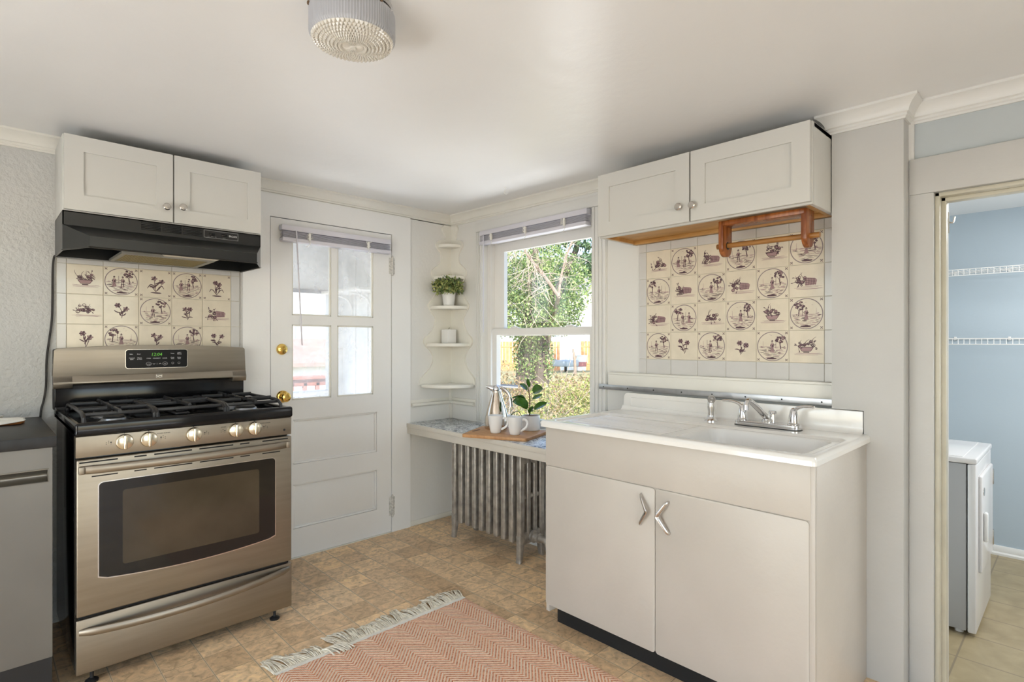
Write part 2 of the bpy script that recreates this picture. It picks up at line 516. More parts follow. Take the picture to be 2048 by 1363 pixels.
# ------------------------------------------------------------------ mesh builder
class MB:
    def __init__(s):
        s.bm = bmesh.new()
        s.mi = 0

    def m(s, i):
        s.mi = i
        return s

    def face(s, vs):
        try:
            f = s.bm.faces.new(vs)
            f.material_index = s.mi
            return f
        except ValueError:
            return None

    def poly(s, pts):
        return s.face([s.bm.verts.new(p) for p in pts])

    def _merge(s, tb):
        vm = {}
        for v in tb.verts:
            vm[v] = s.bm.verts.new(v.co)
        for f in tb.faces:
            s.face([vm[v] for v in f.verts])
        tb.free()

    def box(s, x0, y0, z0, x1, y1, z1, bev=0.0, seg=2):
        tb = bmesh.new()
        xs, ys, zs = sorted((x0, x1)), sorted((y0, y1)), sorted((z0, z1))
        v = [tb.verts.new((x, y, z)) for x in xs for y in ys for z in zs]
        for q in ((0, 1, 3, 2), (4, 6, 7, 5), (0, 4, 5, 1), (2, 3, 7, 6), (0, 2, 6, 4), (1, 5, 7, 3)):
            tb.faces.new([v[i] for i in q])
        if bev:
            bmesh.ops.bevel(tb, geom=list(tb.edges), offset=bev, segments=seg, profile=0.5, affect='EDGES',
                            clamp_overlap=True)
        s._merge(tb)
        return s

    def prism(s, pts, ax, a0, a1, bev=0.0, seg=2):
        def P(p, a):
            return (a, p[0], p[1]) if ax == 'x' else ((p[0], a, p[1]) if ax == 'y' else (p[0], p[1], a))
        tb = bmesh.new()
        A = [tb.verts.new(P(p, a0)) for p in pts]
        B = [tb.verts.new(P(p, a1)) for p in pts]
        n = len(pts)
        tb.faces.new(A)
        tb.faces.new(B[::-1])
        for i in range(n):
            tb.faces.new((A[i], B[i], B[(i + 1) % n], A[(i + 1) % n]))
        bmesh.ops.recalc_face_normals(tb, faces=list(tb.faces))
        if bev:
            bmesh.ops.bevel(tb, geom=list(tb.edges), offset=bev, segments=seg, profile=0.5, affect='EDGES',
                            clamp_overlap=True)
        s._merge(tb)
        return s

    def plate(s, ax, a0, a1, rect, holes):
        """slab with rectangular holes; rect=(u0,v0,u1,v1)"""
        def P(u, v, a):
            return (a, u, v) if ax == 'x' else ((u, a, v) if ax == 'y' else (u, v, a))
        us = sorted({rect[0], rect[2], *[h[0] for h in holes], *[h[2] for h in holes]})
        vs = sorted({rect[1], rect[3], *[h[1] for h in holes], *[h[3] for h in holes]})
        nu, nv = len(us) - 1, len(vs) - 1

        def solid(i, j):
            if i < 0 or j < 0 or i >= nu or j >= nv:
                return False
            cu, cv = (us[i] + us[i + 1]) / 2, (vs[j] + vs[j + 1]) / 2
            return not any(h[0] < cu < h[2] and h[1] < cv < h[3] for h in holes)
        tb = bmesh.new()
        cache = {}

        def V(i, j, a):
            k = (i, j, a)
            if k not in cache:
                cache[k] = tb.verts.new(P(us[i], vs[j], a))
            return cache[k]
        for i in range(nu):
            for j in range(nv):
                if not solid(i, j):
                    continue
                for a in (a0, a1):
                    tb.faces.new((V(i, j, a), V(i + 1, j, a), V(i + 1, j + 1, a), V(i, j + 1, a)))
                for (di, dj, p, q) in ((-1, 0, (i, j), (i, j + 1)), (1, 0, (i + 1, j), (i + 1, j + 1)),
                                       (0, -1, (i, j), (i + 1, j)), (0, 1, (i, j + 1), (i + 1, j + 1))):
                    if not solid(i + di, j + dj):
                        tb.faces.new((V(*p, a0), V(*q, a0), V(*q, a1), V(*p, a1)))
        bmesh.ops.recalc_face_normals(tb, faces=list(tb.faces))
        s._merge(tb)
        return s

    def tube(s, pts, r, n=8, caps=True, flat=None):
        pts = [Vector(p) for p in pts]
        rs = r if isinstance(r, (list, tuple)) else [r] * len(pts)
        prev = None
        up = Vector((0, 0, 1))
        rings = []
        for i, p in enumerate(pts):
            t = (pts[min(i + 1, len(pts) - 1)] - pts[max(i - 1, 0)]).normalized()
            if prev is None:
                ref = up if abs(t.dot(up)) < 0.9 else Vector((1, 0, 0))
                a = t.cross(ref).normalized()
            else:
                a = (prev - t * prev.dot(t)).normalized()
            b = t.cross(a).normalized()
            prev = a
            ring = []
            for k in range(n):
                an = 2 * PI * k / n
                fa = flat if flat else 1.0
                ring.append(s.bm.verts.new(p + a * math.cos(an) * rs[i] + b * math.sin(an) * rs[i] * fa))
            rings.append(ring)
        for i in range(len(rings) - 1):
            for k in range(n):
                s.face((rings[i][k], rings[i][(k + 1) % n], rings[i + 1][(k + 1) % n], rings[i + 1][k]))
        if caps:
            s.face(rings[0][::-1])
            s.face(rings[-1])
        return s

    def lathe(s, prof, c=(0, 0, 0), n=32, axis=(0, 0, 1), caps=True, rad=None):
        q = Vector((0, 0, 1)).rotation_difference(Vector(axis).normalized())
        c = Vector(c)
        rings = []
        for (r, z) in prof:
            ring = []
            for k in range(n):
                an = 2 * PI * k / n
                rr = r * (rad(an) if rad else 1)
                ring.append(s.bm.verts.new(c + q @ Vector((rr * math.cos(an), rr * math.sin(an), z))))
            rings.append(ring)
        for i in range(len(rings) - 1):
            for k in range(n):
                s.face((rings[i][k], rings[i][(k + 1) % n], rings[i + 1][(k + 1) % n], rings[i + 1][k]))
        if caps:
            if prof[0][0] > 1e-6:
                s.face(rings[0][::-1])
            if prof[-1][0] > 1e-6:
                s.face(rings[-1])
        return s

    def ball(s, c, r, sc=(1, 1, 1), n=16, m=10):
        prof = [(max(1e-5, math.sin(PI * i / m)), -math.cos(PI * i / m)) for i in range(m + 1)]
        rings = []
        for (rr, z) in prof:
            rings.append([s.bm.verts.new((c[0] + r * sc[0] * rr * math.cos(2 * PI * k / n),
                                          c[1] + r * sc[1] * rr * math.sin(2 * PI * k / n),
                                          c[2] + r * sc[2] * z)) for k in range(n)])
        for i in range(m):
            for k in range(n):
                s.face((rings[i][k], rings[i][(k + 1) % n], rings[i + 1][(k + 1) % n], rings[i + 1][k]))
        return s

    def surf(s, fn, nu, nv):
        g = [[s.bm.verts.new(fn(i / nu, j / nv)) for j in range(nv + 1)] for i in range(nu + 1)]
        for i in range(nu):
            for j in range(nv):
                s.face((g[i][j], g[i + 1][j], g[i + 1][j + 1], g[i][j + 1]))
        return s

    def build(s, name, mats, parent=None, weld=True, recalc=True, smooth=35, local=False, data_only=False):
        if weld:
            bmesh.ops.remove_doubles(s.bm, verts=list(s.bm.verts), dist=1e-5)
        if recalc:
            bmesh.ops.recalc_face_normals(s.bm, faces=list(s.bm.faces))
        if parent is not None and not local:
            off = wloc(parent)
            bmesh.ops.translate(s.bm, verts=list(s.bm.verts), vec=-off)
        me = bpy.data.meshes.new(name)
        s.bm.to_mesh(me)
        s.bm.free()
        for mm in (mats if isinstance(mats, (list, tuple)) else [mats]):
            me.materials.append(mm)
        if smooth:
            me.polygons.foreach_set('use_smooth', [True] * len(me.polygons))
            me.set_sharp_from_angle(angle=math.radians(smooth))
        if data_only:
            return me
        o = bpy.data.objects.new(name, me)
        COL.objects.link(o)
        if parent is not None:
            o.parent = parent
        return o


def wloc(o):
    v = Vector((0, 0, 0))
    while o is not None:
        v = v + o.location
        o = o.parent
    return v


def tag(o, label=None, cat=None, group=None, kind=None):
    if label:
        o['label'] = label
    if cat:
        o['category'] = cat
    if group:
        o['group'] = group
    if kind:
        o['kind'] = kind
    return o


def thing(name, label, cat, loc=(0, 0, 0), group=None):
    o = bpy.data.objects.new(name, None)
    o.empty_display_size = 0.05
    COL.objects.link(o)
    o.location = loc
    return tag(o, label, cat, group)


def struct(name, mb, m, label=None, cat=None, parent=None):
    o = mb.build(name, m, parent)
    if parent is None:
        o['kind'] = 'structure'
        tag(o, label, cat)
    return o


def struct_root(name, label, cat, loc=(0, 0, 0)):
    o = thing(name, label, cat, loc)
    o['kind'] = 'structure'
    return o


def bezier(p0, p1, p2, p3, n):
    p0, p1, p2, p3 = map(Vector, (p0, p1, p2, p3))
    return [((1 - t) ** 3) * p0 + 3 * ((1 - t) ** 2) * t * p1 + 3 * (1 - t) * t * t * p2 + t ** 3 * p3
            for t in [i / n for i in range(n + 1)]]


def smooth_path(pts, n=6):
    pts = [Vector(p) for p in pts]
    out = []
    for i in range(len(pts) - 1):
        p0, p1, p2, p3 = pts[max(i - 1, 0)], pts[i], pts[i + 1], pts[min(i + 2, len(pts) - 1)]
        for k in range(n):
            t = k / n
            out.append(0.5 * ((2 * p1) + (-p0 + p2) * t + (2 * p0 - 5 * p1 + 4 * p2 - p3) * t * t
                              + (-p0 + 3 * p1 - 3 * p2 + p3) * t ** 3))
    out.append(pts[-1])
    return out


def text_mesh(body, size, depth=0.0003, align='CENTER'):
    cu = bpy.data.curves.new('lettering', 'FONT')
    cu.body = body
    cu.size = size
    cu.align_x = align
    cu.align_y = 'CENTER'
    cu.extrude = depth
    cu.resolution_u = 2
    tmp = bpy.data.objects.new('lettering', cu)
    COL.objects.link(tmp)
    dg = bpy.context.evaluated_depsgraph_get()
    dg.update()
    me = bpy.data.meshes.new_from_object(tmp.evaluated_get(dg))
    bpy.data.objects.remove(tmp)
    bpy.data.curves.remove(cu)
    return me


def add_text(mb, body, size, origin, ux, uy, depth=0.0003, sx=1.0, align='CENTER', shear=0.0):
    """lettering on the plane spanned by ux (reading direction) and uy (up)"""
    me = text_mesh(body, size, depth, align)
    ux, uy = Vector(ux), Vector(uy)
    un = ux.cross(uy)
    o = Vector(origin)
    vs = [mb.bm.verts.new(o + ux * (v.co.x * sx + v.co.y * shear) + uy * v.co.y + un * v.co.z) for v in me.vertices]
    for p in me.polygons:
        mb.face([vs[i] for i in p.vertices])
    bpy.data.meshes.remove(me)
    return mb


# ------------------------------------------------------------------ room shell
b = MB().box(-1.72, -1.72, -0.05, 2.50, 3.22, 0.0)
struct('floor', b, M_floor, 'tan and brown checked sheet vinyl kitchen floor', 'floor')
b = MB().prism([(-1.72, zc(-1.72)), (3.24, zc(3.24)), (3.24, 2.22), (-1.72, 2.22)], 'x', -1.72, 2.54)
struct('ceiling', b, M_ceil, 'white painted sagging kitchen ceiling', 'ceiling')
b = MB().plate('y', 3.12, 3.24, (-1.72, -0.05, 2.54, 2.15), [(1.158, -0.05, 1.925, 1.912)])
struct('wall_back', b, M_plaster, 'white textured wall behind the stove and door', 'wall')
WIN = (1.865, 0.69, 2.775, 1.95)
b = MB().plate('x', 2.414, 2.54, (0.43, -0.05, 3.24, 2.15), [WIN])
struct('wall_right', b, M_wall, 'white wall with the window and the sink', 'wall')
b = MB().plate('x', 2.43, 2.54, (-1.72, -0.05, 0.43, 2.15), [(-0.46, -0.05, 0.372, 1.745)])
struct('wall_doorway', b, M_bluegrey, 'blue grey wall strip above the laundry doorway', 'wall')
M_back = mat('dimmed_unseen_wall', (0.46, 0.44, 0.41), 0.5)  # unseen walls greyed so that the steel reflects a dimmer room
b = MB().plate('x', -1.72, -1.60, (-1.72, -0.05, 3.24, 2.15), [(-0.37, -0.05, 2.07, 1.98)])
struct('wall_left', b, M_back)
b = MB().plate('y', -1.72, -1.60, (-1.60, -0.05, 2.43, 2.15), [(-0.72, -0.05, 1.42, 1.98)])
struct('wall_front', b, M_back)
# invented glazed doors behind the camera, openings for the fill lamps
for nm, ax, c, hw in (('added_door_2', 'y', 0.35, 1.07), ('added_door_3', 'x', 0.85, 1.22)):
    hl = [(c - hw + .06, .10, c - .03, 1.93), (c + .03, .10, c + hw - .06, 1.93)]
    a0, a1 = (-1.68, -1.64)
    o_ = struct(nm, MB().plate(ax, a0, a1, (c - hw, 0.0, c + hw, 1.98), hl), M_vinyl)
    for h_ in hl:
        g_ = MB()
        if ax == 'y':
            g_.box(h_[0], a0 + .018, h_[1], h_[2], a0 + .022, h_[3])
        else:
            g_.box(a0 + .018, h_[0], h_[1], a0 + .022, h_[2], h_[3])
        g_.build('glass_pane', M_glass, o_)
b = MB().box(-4.6, -4.6, -0.12, -1.72, 3.24, -0.06)  # added slab outside the invented doors
b.box(-1.72, -4.6, -0.12, 2.54, -1.72, -0.06)
struct('added_patio_floor', b, M_vinyl)
b = MB().box(-3.9, -4.0, 2.22, -1.72, 3.24, 2.30)  # added overhang, keeps the sun out of the invented doors
b.box(-1.72, -4.0, 2.22, 2.54, -1.72, 2.30)
struct('added_sun_shield', b, M_vinyl)

# chimney-like plaster column beside the sink
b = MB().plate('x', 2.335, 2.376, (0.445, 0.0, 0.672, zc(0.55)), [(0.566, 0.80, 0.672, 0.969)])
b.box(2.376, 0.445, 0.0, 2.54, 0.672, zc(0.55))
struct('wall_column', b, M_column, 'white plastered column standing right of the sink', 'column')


def sweep(mb, path, prof, zfn):
    n = len(path)
    rings = []
    for i, (x, y) in enumerate(path):
        d = []
        if i > 0:
            d.append(Vector((x - path[i - 1][0], y - path[i - 1][1])).normalized())
        if i < n - 1:
            d.append(Vector((path[i + 1][0] - x, path[i + 1][1] - y)).normalized())
        ns = [Vector((q.y, -q.x)) for q in d]
        if len(ns) == 1:
            mv = ns[0]
        else:
            mv = (ns[0] + ns[1])
            mv = mv / (1 + ns[0].dot(ns[1]))
        rings.append([mb.bm.verts.new((x + mv.x * p, y + mv.y * p, zfn(y + mv.y * p) + z)) for p, z in prof])
    k = len(prof)
    for i in range(n - 1):
        for j in range(k):
            mb.face((rings[i][j], rings[i + 1][j], rings[i + 1][(j + 1) % k], rings[i][(j + 1) % k]))
    mb.face(rings[0])
    mb.face(rings[-1][::-1])
    return mb


CROWN = [(0, 0), (0.047, 0), (0.047, -0.009), (0.040, -0.013), (0.030, -0.022), (0.022, -0.034), (0.018, -0.044),
         (0.018, -0.049), (0.012, -0.053), (0.012, -0.060), (0.007, -0.063), (0.007, -0.070), (0, -0.070)]
b = sweep(MB(), [(-1.60, 3.12), (0.262, 3.12)], CROWN, zc)
struct('trim_1', b, M_trim, 'cream crown moulding left of the white cabinet over the stove', 'moulding')
b = sweep(MB(), [(1.01, 3.12), (2.414, 3.12), (2.414, 1.60)], CROWN, zc)
struct('trim_2', b, M_trim, 'cream crown moulding turning the corner between door and window', 'moulding')
b = sweep(MB(), [(2.414, 0.672), (2.335, 0.672), (2.335, 0.445), (2.43, 0.445), (2.43, -1.60)], CROWN, zc)
struct('trim_3', b, M_wall, 'white crown moulding wrapped around the column and over the doorway', 'moulding')
# flat board surround of the back door
b = MB().plate('y', 3.104, 3.12, (1.016, 0.0, 2.066, 2.038), [(1.158, 0.0, 1.925, 1.912)])
struct('trim_4', b, M_door, 'flat white board surround framing the back door', 'door frame')
b = MB().box(2.0665, 3.113, 0.0, 2.414, 3.12, 2.04)  # added sheet, lightens the corner wall to the white of the others
struct('trim_12', b, M_wall, 'white sheet added over the corner wall behind the scalloped shelf', 'panel')
# low shoe strip and corner strip under the bench
b = MB().box(2.066, 3.108, 0.0, 2.414, 3.12, 0.035, 0.003)
struct('baseboard_back', b, M_trim)
# doorway casing to the laundry
b = MB().box(2.408, 0.372, 0.0, 2.43, 0.443, 1.745, 0.003)
b.box(2.408, -0.56, 1.745, 2.43, 0.443, 1.873, 0.003)
b.box(2.408, -0.56, 0.0, 2.43, -0.46, 1.745, 0.003)
struct('trim_5', b, M_column, 'white flat casing around the laundry doorway', 'door frame')
M_olive = mat('old_cream_jamb_paint', (0.55, 0.52, 0.42), 0.4, bump=0.2, bscale=40, var=0.08, vscale=8)
b = MB().box(2.430, 0.358, 0.0, 2.47, 0.372, 1.745, 0.002)
b.box(2.47, 0.345, 0.0, 2.512, 0.372, 1.745, 0.003)
b.box(2.43, -0.46, 1.731, 2.47, 0.372, 1.745, 0.002)
b.box(2.47, -0.46, 1.718, 2.512, 0.372, 1.745, 0.003)
struct('trim_6', b, M_olive, 'old cream door stop lining the laundry doorway', 'door frame')
b = MB().box(2.512, 0.350, -0.34, 2.556, 0.372, 1.74, 0.002)
struct('trim_7', b, M_vinyl, 'white edge board on the laundry side of the doorway', 'door frame')
h = tag(MB().tube(smooth_path([(2.535, 0.349, 1.655), (2.535, 0.335, 1.652), (2.535, 0.330, 1.672)], 4), 0.003)
        .box(2.530, 0.345, 1.615, 2.541, 0.350, 1.69).build('coat_hook', M_chrome2),
        'small grey metal hook on the laundry doorway jamb', 'hook')

# laundry room
b = MB().box(2.50, -1.5, -0.40, 5.53, 1.9, -0.34)
struct('floor_laundry', b, M_lfloor, 'pale tan plank-tiled laundry room floor', 'floor')
b = MB().box(2.505, -1.5, -0.40, 2.54, 1.9, -0.05)
struct('wall_step', b, M_vinyl)
b = MB().box(5.41, -1.5, -0.40, 5.53, 1.9, 2.3)
struct('wall_laundry_far', b, M_blue, 'pale blue wall of the laundry room behind the dryer', 'wall')
b = MB().box(2.54, 1.78, -0.40, 5.41, 1.9, 2.3)
struct('wall_laundry_left', b, M_blue)
b = MB().box(2.54, -1.5, -0.40, 5.41, -1.38, 2.3)
struct('wall_laundry_right', b, M_blue)
b = MB().box(2.54, -1.5, 2.195, 5.53, 1.9, 2.3)
struct('ceiling_laundry', b, M_ceil, 'white laundry room ceiling', 'ceiling')
b = MB().prism([(5.41, -0.34), (5.385, -0.34), (5.385, -0.325), (5.395, -0.315), (5.395, -0.285), (5.403, -0.272), (5.41, -0.272)], 'y', -1.38, 1.78)
struct('baseboard_laundry', b, M_vinyl, 'white baseboard of the pale blue laundry wall', 'baseboard')


# ------------------------------------------------------------------ wire shelves in the laundry
def wire_shelf(z, label):
    t = thing('wire_shelf', label, 'shelf', (5.41, 0.4, z), 'wire shelves on the laundry wall')
    xf = 5.12
    lip = MB()
    for dz in (0.0, -0.042):
        lip.tube([(xf, -1.35, z + dz), (xf, 1.75, z + dz)], 0.0032, 6)
    y = -1.35
    while y < 1.75:
        lip.tube([(xf, y, z), (xf, y, z - 0.042)], 0.0022, 5)
        y += 0.0262 * 1.25
    lip.build('lip_rail', M_wire, t)
    d = MB()
    y = -1.35
    while y < 1.75:
        d.tube([(xf, y, z), (5.405, y, z)], 0.0016, 4)
        y += 0.0254
    for x in (5.22, 5.31, 5.40):
        d.tube([(x, -1.35, z - 0.003), (x, 1.75, z - 0.003)], 0.0028, 5)
    d.build('wire_deck', M_wire, t)
    for yb in (0.70, 0.39, 0.06):
        MB().box(5.395, yb - 0.008, z - 0.012, 5.41, yb + 0.008, z + 0.014, 0.003).build('wall_clip', M_wire, t)


wire_shelf(1.745, 'upper white wire shelf on the pale blue laundry wall')
wire_shelf(1.247, 'lower white wire shelf at eye level on the laundry wall')

# ------------------------------------------------------------------ dryer
t = thing('clothes_dryer', 'white clothes dryer standing in the laundry room', 'dryer', (4.1, 0.75, -0.34))
dx0, dx1, dy0, dy1, dz0, dz1 = 3.785, 4.43, 0.40, 1.10, -0.315, 0.606
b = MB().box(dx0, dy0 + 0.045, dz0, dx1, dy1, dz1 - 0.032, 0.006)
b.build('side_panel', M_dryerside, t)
MB().box(dx0 - 0.002, dy0 + 0.004, dz0 - 0.005, dx1, dy0 + 0.04, dz1 - 0.032, 0.008, 3).build('front_panel', M_dryer, t)
b = MB().box(dx0 - 0.006, dy0, dz1 - 0.03, dx1 + 0.006, dy1 + 0.01, dz1, 0.008, 3)
b.box(dx0 + 0.015, dy0 + 0.06, dz1 - 0.004, dx1 - 0.015, dy1, dz1 + 0.003, 0.002)
b.build('top_panel', M_dryer, t)
dd = MB().box(dx0 + 0.09, dy0 - 0.012, -0.02, dx1 - 0.07, dy0 + 0.006, 0.50, 0.012, 3).build('door', M_dryer, t)
MB().box(dx0 + 0.13, dy0 - 0.032, 0.14, dx0 + 0.17, dy0 - 0.012, 0.30, 0.01, 3).build('handle', M_white, dd)
for z in (0.42, 0.06):
    MB().box(dx1 - 0.075, dy0 - 0.016, z - 0.045, dx1 - 0.05, dy0 + 0.002, z + 0.045, 0.003).build('hinge', M_chrome2, dd)
MB().lathe([(0.001, 0), (0.022, 0), (0.022, 0.004), (0.001, 0.005)], (dx0 + 0.15, dy0 - 0.011, 0.41), 20, (0, -1, 0)).build('badge', M_chrome2, dd)
for x in (dx0 + 0.05, dx1 - 0.05):
    for y in (dy0 + 0.08, dy1 - 0.06):
        MB().lathe([(0.012, -0.34), (0.02, -0.34), (0.02, -0.328), (0.012, -0.31)], (x, y, 0), 12).build('foot', M_potwhite, t)

# ------------------------------------------------------------------ back door
D = struct_root('door_1', 'white wooden back door with four glass panes and a blind', 'door', (1.54, 3.12, 0))
dxa, dxb, dza, dzb = 1.162, 1.921, 0.006, 1.908
px = [(1.279, 1.514), (1.552, 1.793)]
pz = [(0.893, 1.320), (1.372, 1.815)]
lowp = [(1.287, 0.530, 1.817, 0.782), (1.287, 0.165, 1.817, 0.417)]
holes = [(a, c, b_, d) for a, b_ in px for c, d in pz] + lowp
MB().plate('y', 3.108, 3.146, (dxa, dza, dxb, dzb), holes).build('frame', M_door, D)
for (a, c, b_, d) in lowp:
    pb = MB()
    y0, y1 = 3.126, 3.114
    inn = 0.045
    pb.box(a - 0.002, y0, c - 0.002, b_ + 0.002, 3.14, d + 0.002)
    o_ = [(a, y0, c), (b_, y0, c), (b_, y0, d), (a, y0, d)]
    i_ = [(a + inn, y1, c + inn * .75), (b_ - inn, y1, c + inn * .75), (b_ - inn, y1, d - inn * .75), (a + inn, y1, d - inn * .75)]
    for q in range(4):
        pb.poly([o_[q], o_[(q + 1) % 4], i_[(q + 1) % 4], i_[q]])
    pb.poly(i_)
    # small ogee frame
    for (u0, w0, u1, w1) in ((a, c, b_, c + .012), (a, d - .012, b_, d), (a, c, a + .012, d), (b_ - .012, c, b_, d)):
        pb.box(u0, 3.113, w0, u1, 3.128, w1, 0.004)
    pb.build('panel', M_door, D)
for a, b_ in px:
    for c, d in pz:
        MB().box(a - .004, 3.126, c - .004, b_ + .004, 3.129, d + .004).build('glass_pane', M_dirtyhaze, D)
pb = MB()
for a, b_ in px:
    for c, d in pz:
        for (u0, w0, u1, w1) in ((a, c, b_, c + .009), (a, d - .009, b_, d), (a, c, a + .009, d), (b_ - .009, c, b_, d)):
            pb.box(u0, 3.112, w0, u1, 3.126, w1, 0.002)
pb.build('glazing_bead', M_trim, D)
for z0, z1 in ((1.655, 1.765), (0.105, 0.232)):
    hb = MB()
    for k in range(5):
        hb.lathe([(0.0085, 0), (0.0085, (z1 - z0) / 5 - 0.002)], (1.925, 3.101, z0 + k * (z1 - z0) / 5), 12)
    hb.ball((1.925, 3.101, z1 + 0.003), 0.007)
    hb.ball((1.925, 3.101, z0 - 0.003), 0.007)
    hb.box(1.905, 3.1025, z0 + .004, 1.944, 3.1075, z1 - .004)
    hb.build('hinge', mat('chipped_hinge_paint', (0.66, 0.65, 0.61), 0.5, var=0.35, vscale=90, bump=.4, bscale=80), D)
db = MB().lathe([(0.001, 0), (0.030, 0), (0.031, 0.004), (0.027, 0.012), (0.019, 0.016), (0.001, 0.017)], (1.222, 3.108, 1.181), 28, (0, -1, 0))
db = db.build('deadbolt', M_brass, D)
MB().box(1.205, 3.080, 1.1775, 1.239, 3.092, 1.1845, 0.003).build('thumb_turn', M_brass, db)
kb = MB().lathe([(0.001, 0), (0.034, 0), (0.034, 0.004), (0.029, 0.010), (0.014, 0.013), (0.012, 0.028), (0.018, 0.034),
                 (0.026, 0.044), (0.027, 0.054), (0.022, 0.062), (0.013, 0.065), (0.012, 0.062), (0.001, 0.062)],
                (1.226, 3.108, 0.918), 28, (0, -1, 0))
kb.build('door_knob', M_brass, D)
MB().box(1.165, 3.10, 0.0, 1.918, 3.15, 0.0055).build('threshold', M_trim, D)


# ------------------------------------------------------------------ blinds
def blind(loc, label, w, ux, un, z, wand, cords, wand_len, nslat=9):
    """raised venetian blind: ux along the head rail, un out from the wall"""
    t = thing('venetian_blind', label, 'blind', loc)
    ux, un = Vector(ux), Vector(un)
    o = Vector(loc)

    def bx(mb, a0, n0, z0, a1, n1, z1, bev=0.001):
        p, q = o + ux * a0 + un * n0, o + ux * a1 + un * n1
        mb.box(p.x, p.y, z0, q.x, q.y, z1, bev)
        return mb
    bx(MB(), 0, 0.002, z - 0.030, w, 0.045, z, 0.002).build('head_rail', M_blind, t)
    s = MB()
    for k in range(nslat):
        zz = z - 0.040 - k * 0.0060
        off = 0.002 * math.sin(k * 2.1)
        bx(s, 0.004 + off, 0.012, zz, w - 0.004 + off, 0.050, zz + 0.0020, 0.0006)
    s.build('slat_stack', M_blind, t)
    zb = z - 0.036 - nslat * 0.0060
    bx(MB(), 0.002, 0.002, zb - 0.018, w - 0.002, 0.052, zb + 0.002, 0.004).build('bottom_rail', M_blind, t)
    wp = o + ux * wand + un * 0.055
    MB().tube([(wp.x, wp.y, z - 0.028), (wp.x + ux.x * .004, wp.y + ux.y * .004, z - 0.036), (wp.x + ux.x * wand_len[1], wp.y + ux.y * wand_len[1], z - wand_len[0])], 0.0038, 6)\
        .build('tilt_wand', M_blind, t)
    for c in cords:
        cb = MB()
        p = o + ux * c + un * 0.056
        cb.box(p.x - .007, p.y - .007, zb - 0.004, p.x + .007, p.y + .007, z - 0.034, 0.004)
        random.seed(int(c * 1000))
        for q in range(3):
            pts = [(p.x + ux.x * random.uniform(-.022, .022) + un.x * .006, p.y + ux.y * random.uniform(-.022, .022) + un.y * .006, z - 0.034 - k * 0.012 + random.uniform(-.004, .004)) for k in range(4)]
            cb.tube(smooth_path(pts, 4), 0.0012, 5)
        pts = [(p.x, p.y, zb - 0.0), (p.x + ux.x * .004, p.y + ux.y * .004, zb - 0.022), (p.x - ux.x * .02, p.y - ux.y * .02, zb - 0.042)]
        cb.tube(smooth_path(pts, 5), 0.0014, 5)
        cb.build('lift_cord', M_cordw, t)
    return t


blind((1.205, 3.106, 0), 'grey white venetian blind raised at the top of the back door', 0.688, (1, 0, 0), (0, -1, 0), 1.868, 0.072, (0.15, 0.52), (0.665, 0.036), 6)
blind((2.412, 2.757, 0), 'lavender white venetian blind raised at the top of the kitchen window', 0.885, (0, -1, 0), (-1, 0, 0), 1.944, 0.045, (0.125, 0.43, 0.735), (0.66, 0.004), 6)

# ------------------------------------------------------------------ window over the bench
Wn = struct_root('window_1', 'white double hung window over the bench with a yard view', 'window', (2.48, 2.32, 0.69))
b = MB().plate('x', 2.455, 2.54, WIN, [(1.900, 0.735, 2.745, 1.868)])
b.box(2.40, WIN[0], 0.672, 2.47, WIN[2], 0.70, 0.004)
b.build('window_frame', M_vinyl, Wn)
up = MB().plate('x', 2.492, 2.522, (1.890, 1.262, 2.755, 1.872), [(1.936, 1.31, 2.655, 1.812)]).build('upper_sash', M_vinyl, Wn)
MB().box(2.505, 1.932, 1.306, 2.509, 2.659, 1.816).build('glass_pane', M_glass, up)
lo = MB().plate('x', 2.448, 2.484, (1.880, 0.722, 2.722, 1.306), [(1.914, 0.752, 2.680, 1.267)]).build('lower_sash', M_vinyl, Wn)
MB().box(2.464, 1.910, 0.748, 2.468, 2.684, 1.271).build('glass_pane', M_glass, lo)
lk = MB()
for y in (2.52, 2.06):
    lk.box(2.45, y - .035, 1.306, 2.48, y + .035, 1.314, 0.003)
    lk.box(2.452, y - .012, 1.312, 2.472, y + .028, 1.322, 0.003)
lk.build('sash_lock', M_vinyl, lo)
cs = MB()
for (y0, y1) in ((2.775, 2.835), (1.768, 1.865)):
    n = 4
    cs.box(2.402, y0, 0.70, 2.414, y1, 1.95)
    for k in range(n):
        ya = y0 + (y1 - y0) * k / n
        yb = y0 + (y1 - y0) * (k + 1) / n
        cs.box(2.396, ya + .003, 0.70, 2.404, yb - .003, 1.95, 0.003)
cs.box(2.398, 1.768, 1.952, 2.414, 2.835, 2.010, 0.003)
cs.box(2.404, 1.768, 2.010, 2.414, 2.835, 2.032, 0.002)
cs.box(2.41, 1.858, 0.70, 2.50, 1.8655, 1.95)
cs.box(2.41, 2.7745, 0.70, 2.50, 2.782, 1.95)
cs.build('casing', M_wall, Wn)

# ------------------------------------------------------------------ small rail trims below the corner shelf
b = MB().tube([(2.074, 3.102, 0.803), (2.402, 3.102, 0.803), (2.396, 3.102, 0.803)], 0.0125, 12)
b.tube([(2.397, 3.10, 0.803), (2.397, 2.85, 0.803)], 0.0125, 12)
b.box(2.07, 3.112, 0.79, 2.414, 3.12, 0.835, 0.002)
b.box(2.406, 2.845, 0.79, 2.414, 3.12, 0.835, 0.002)
b.box(2.392, 3.10, 0.688, 2.414, 3.12, 0.93, 0.003)
struct('trim_8', b, M_trim, 'cream rail moulding turning the corner above the bench', 'moulding')


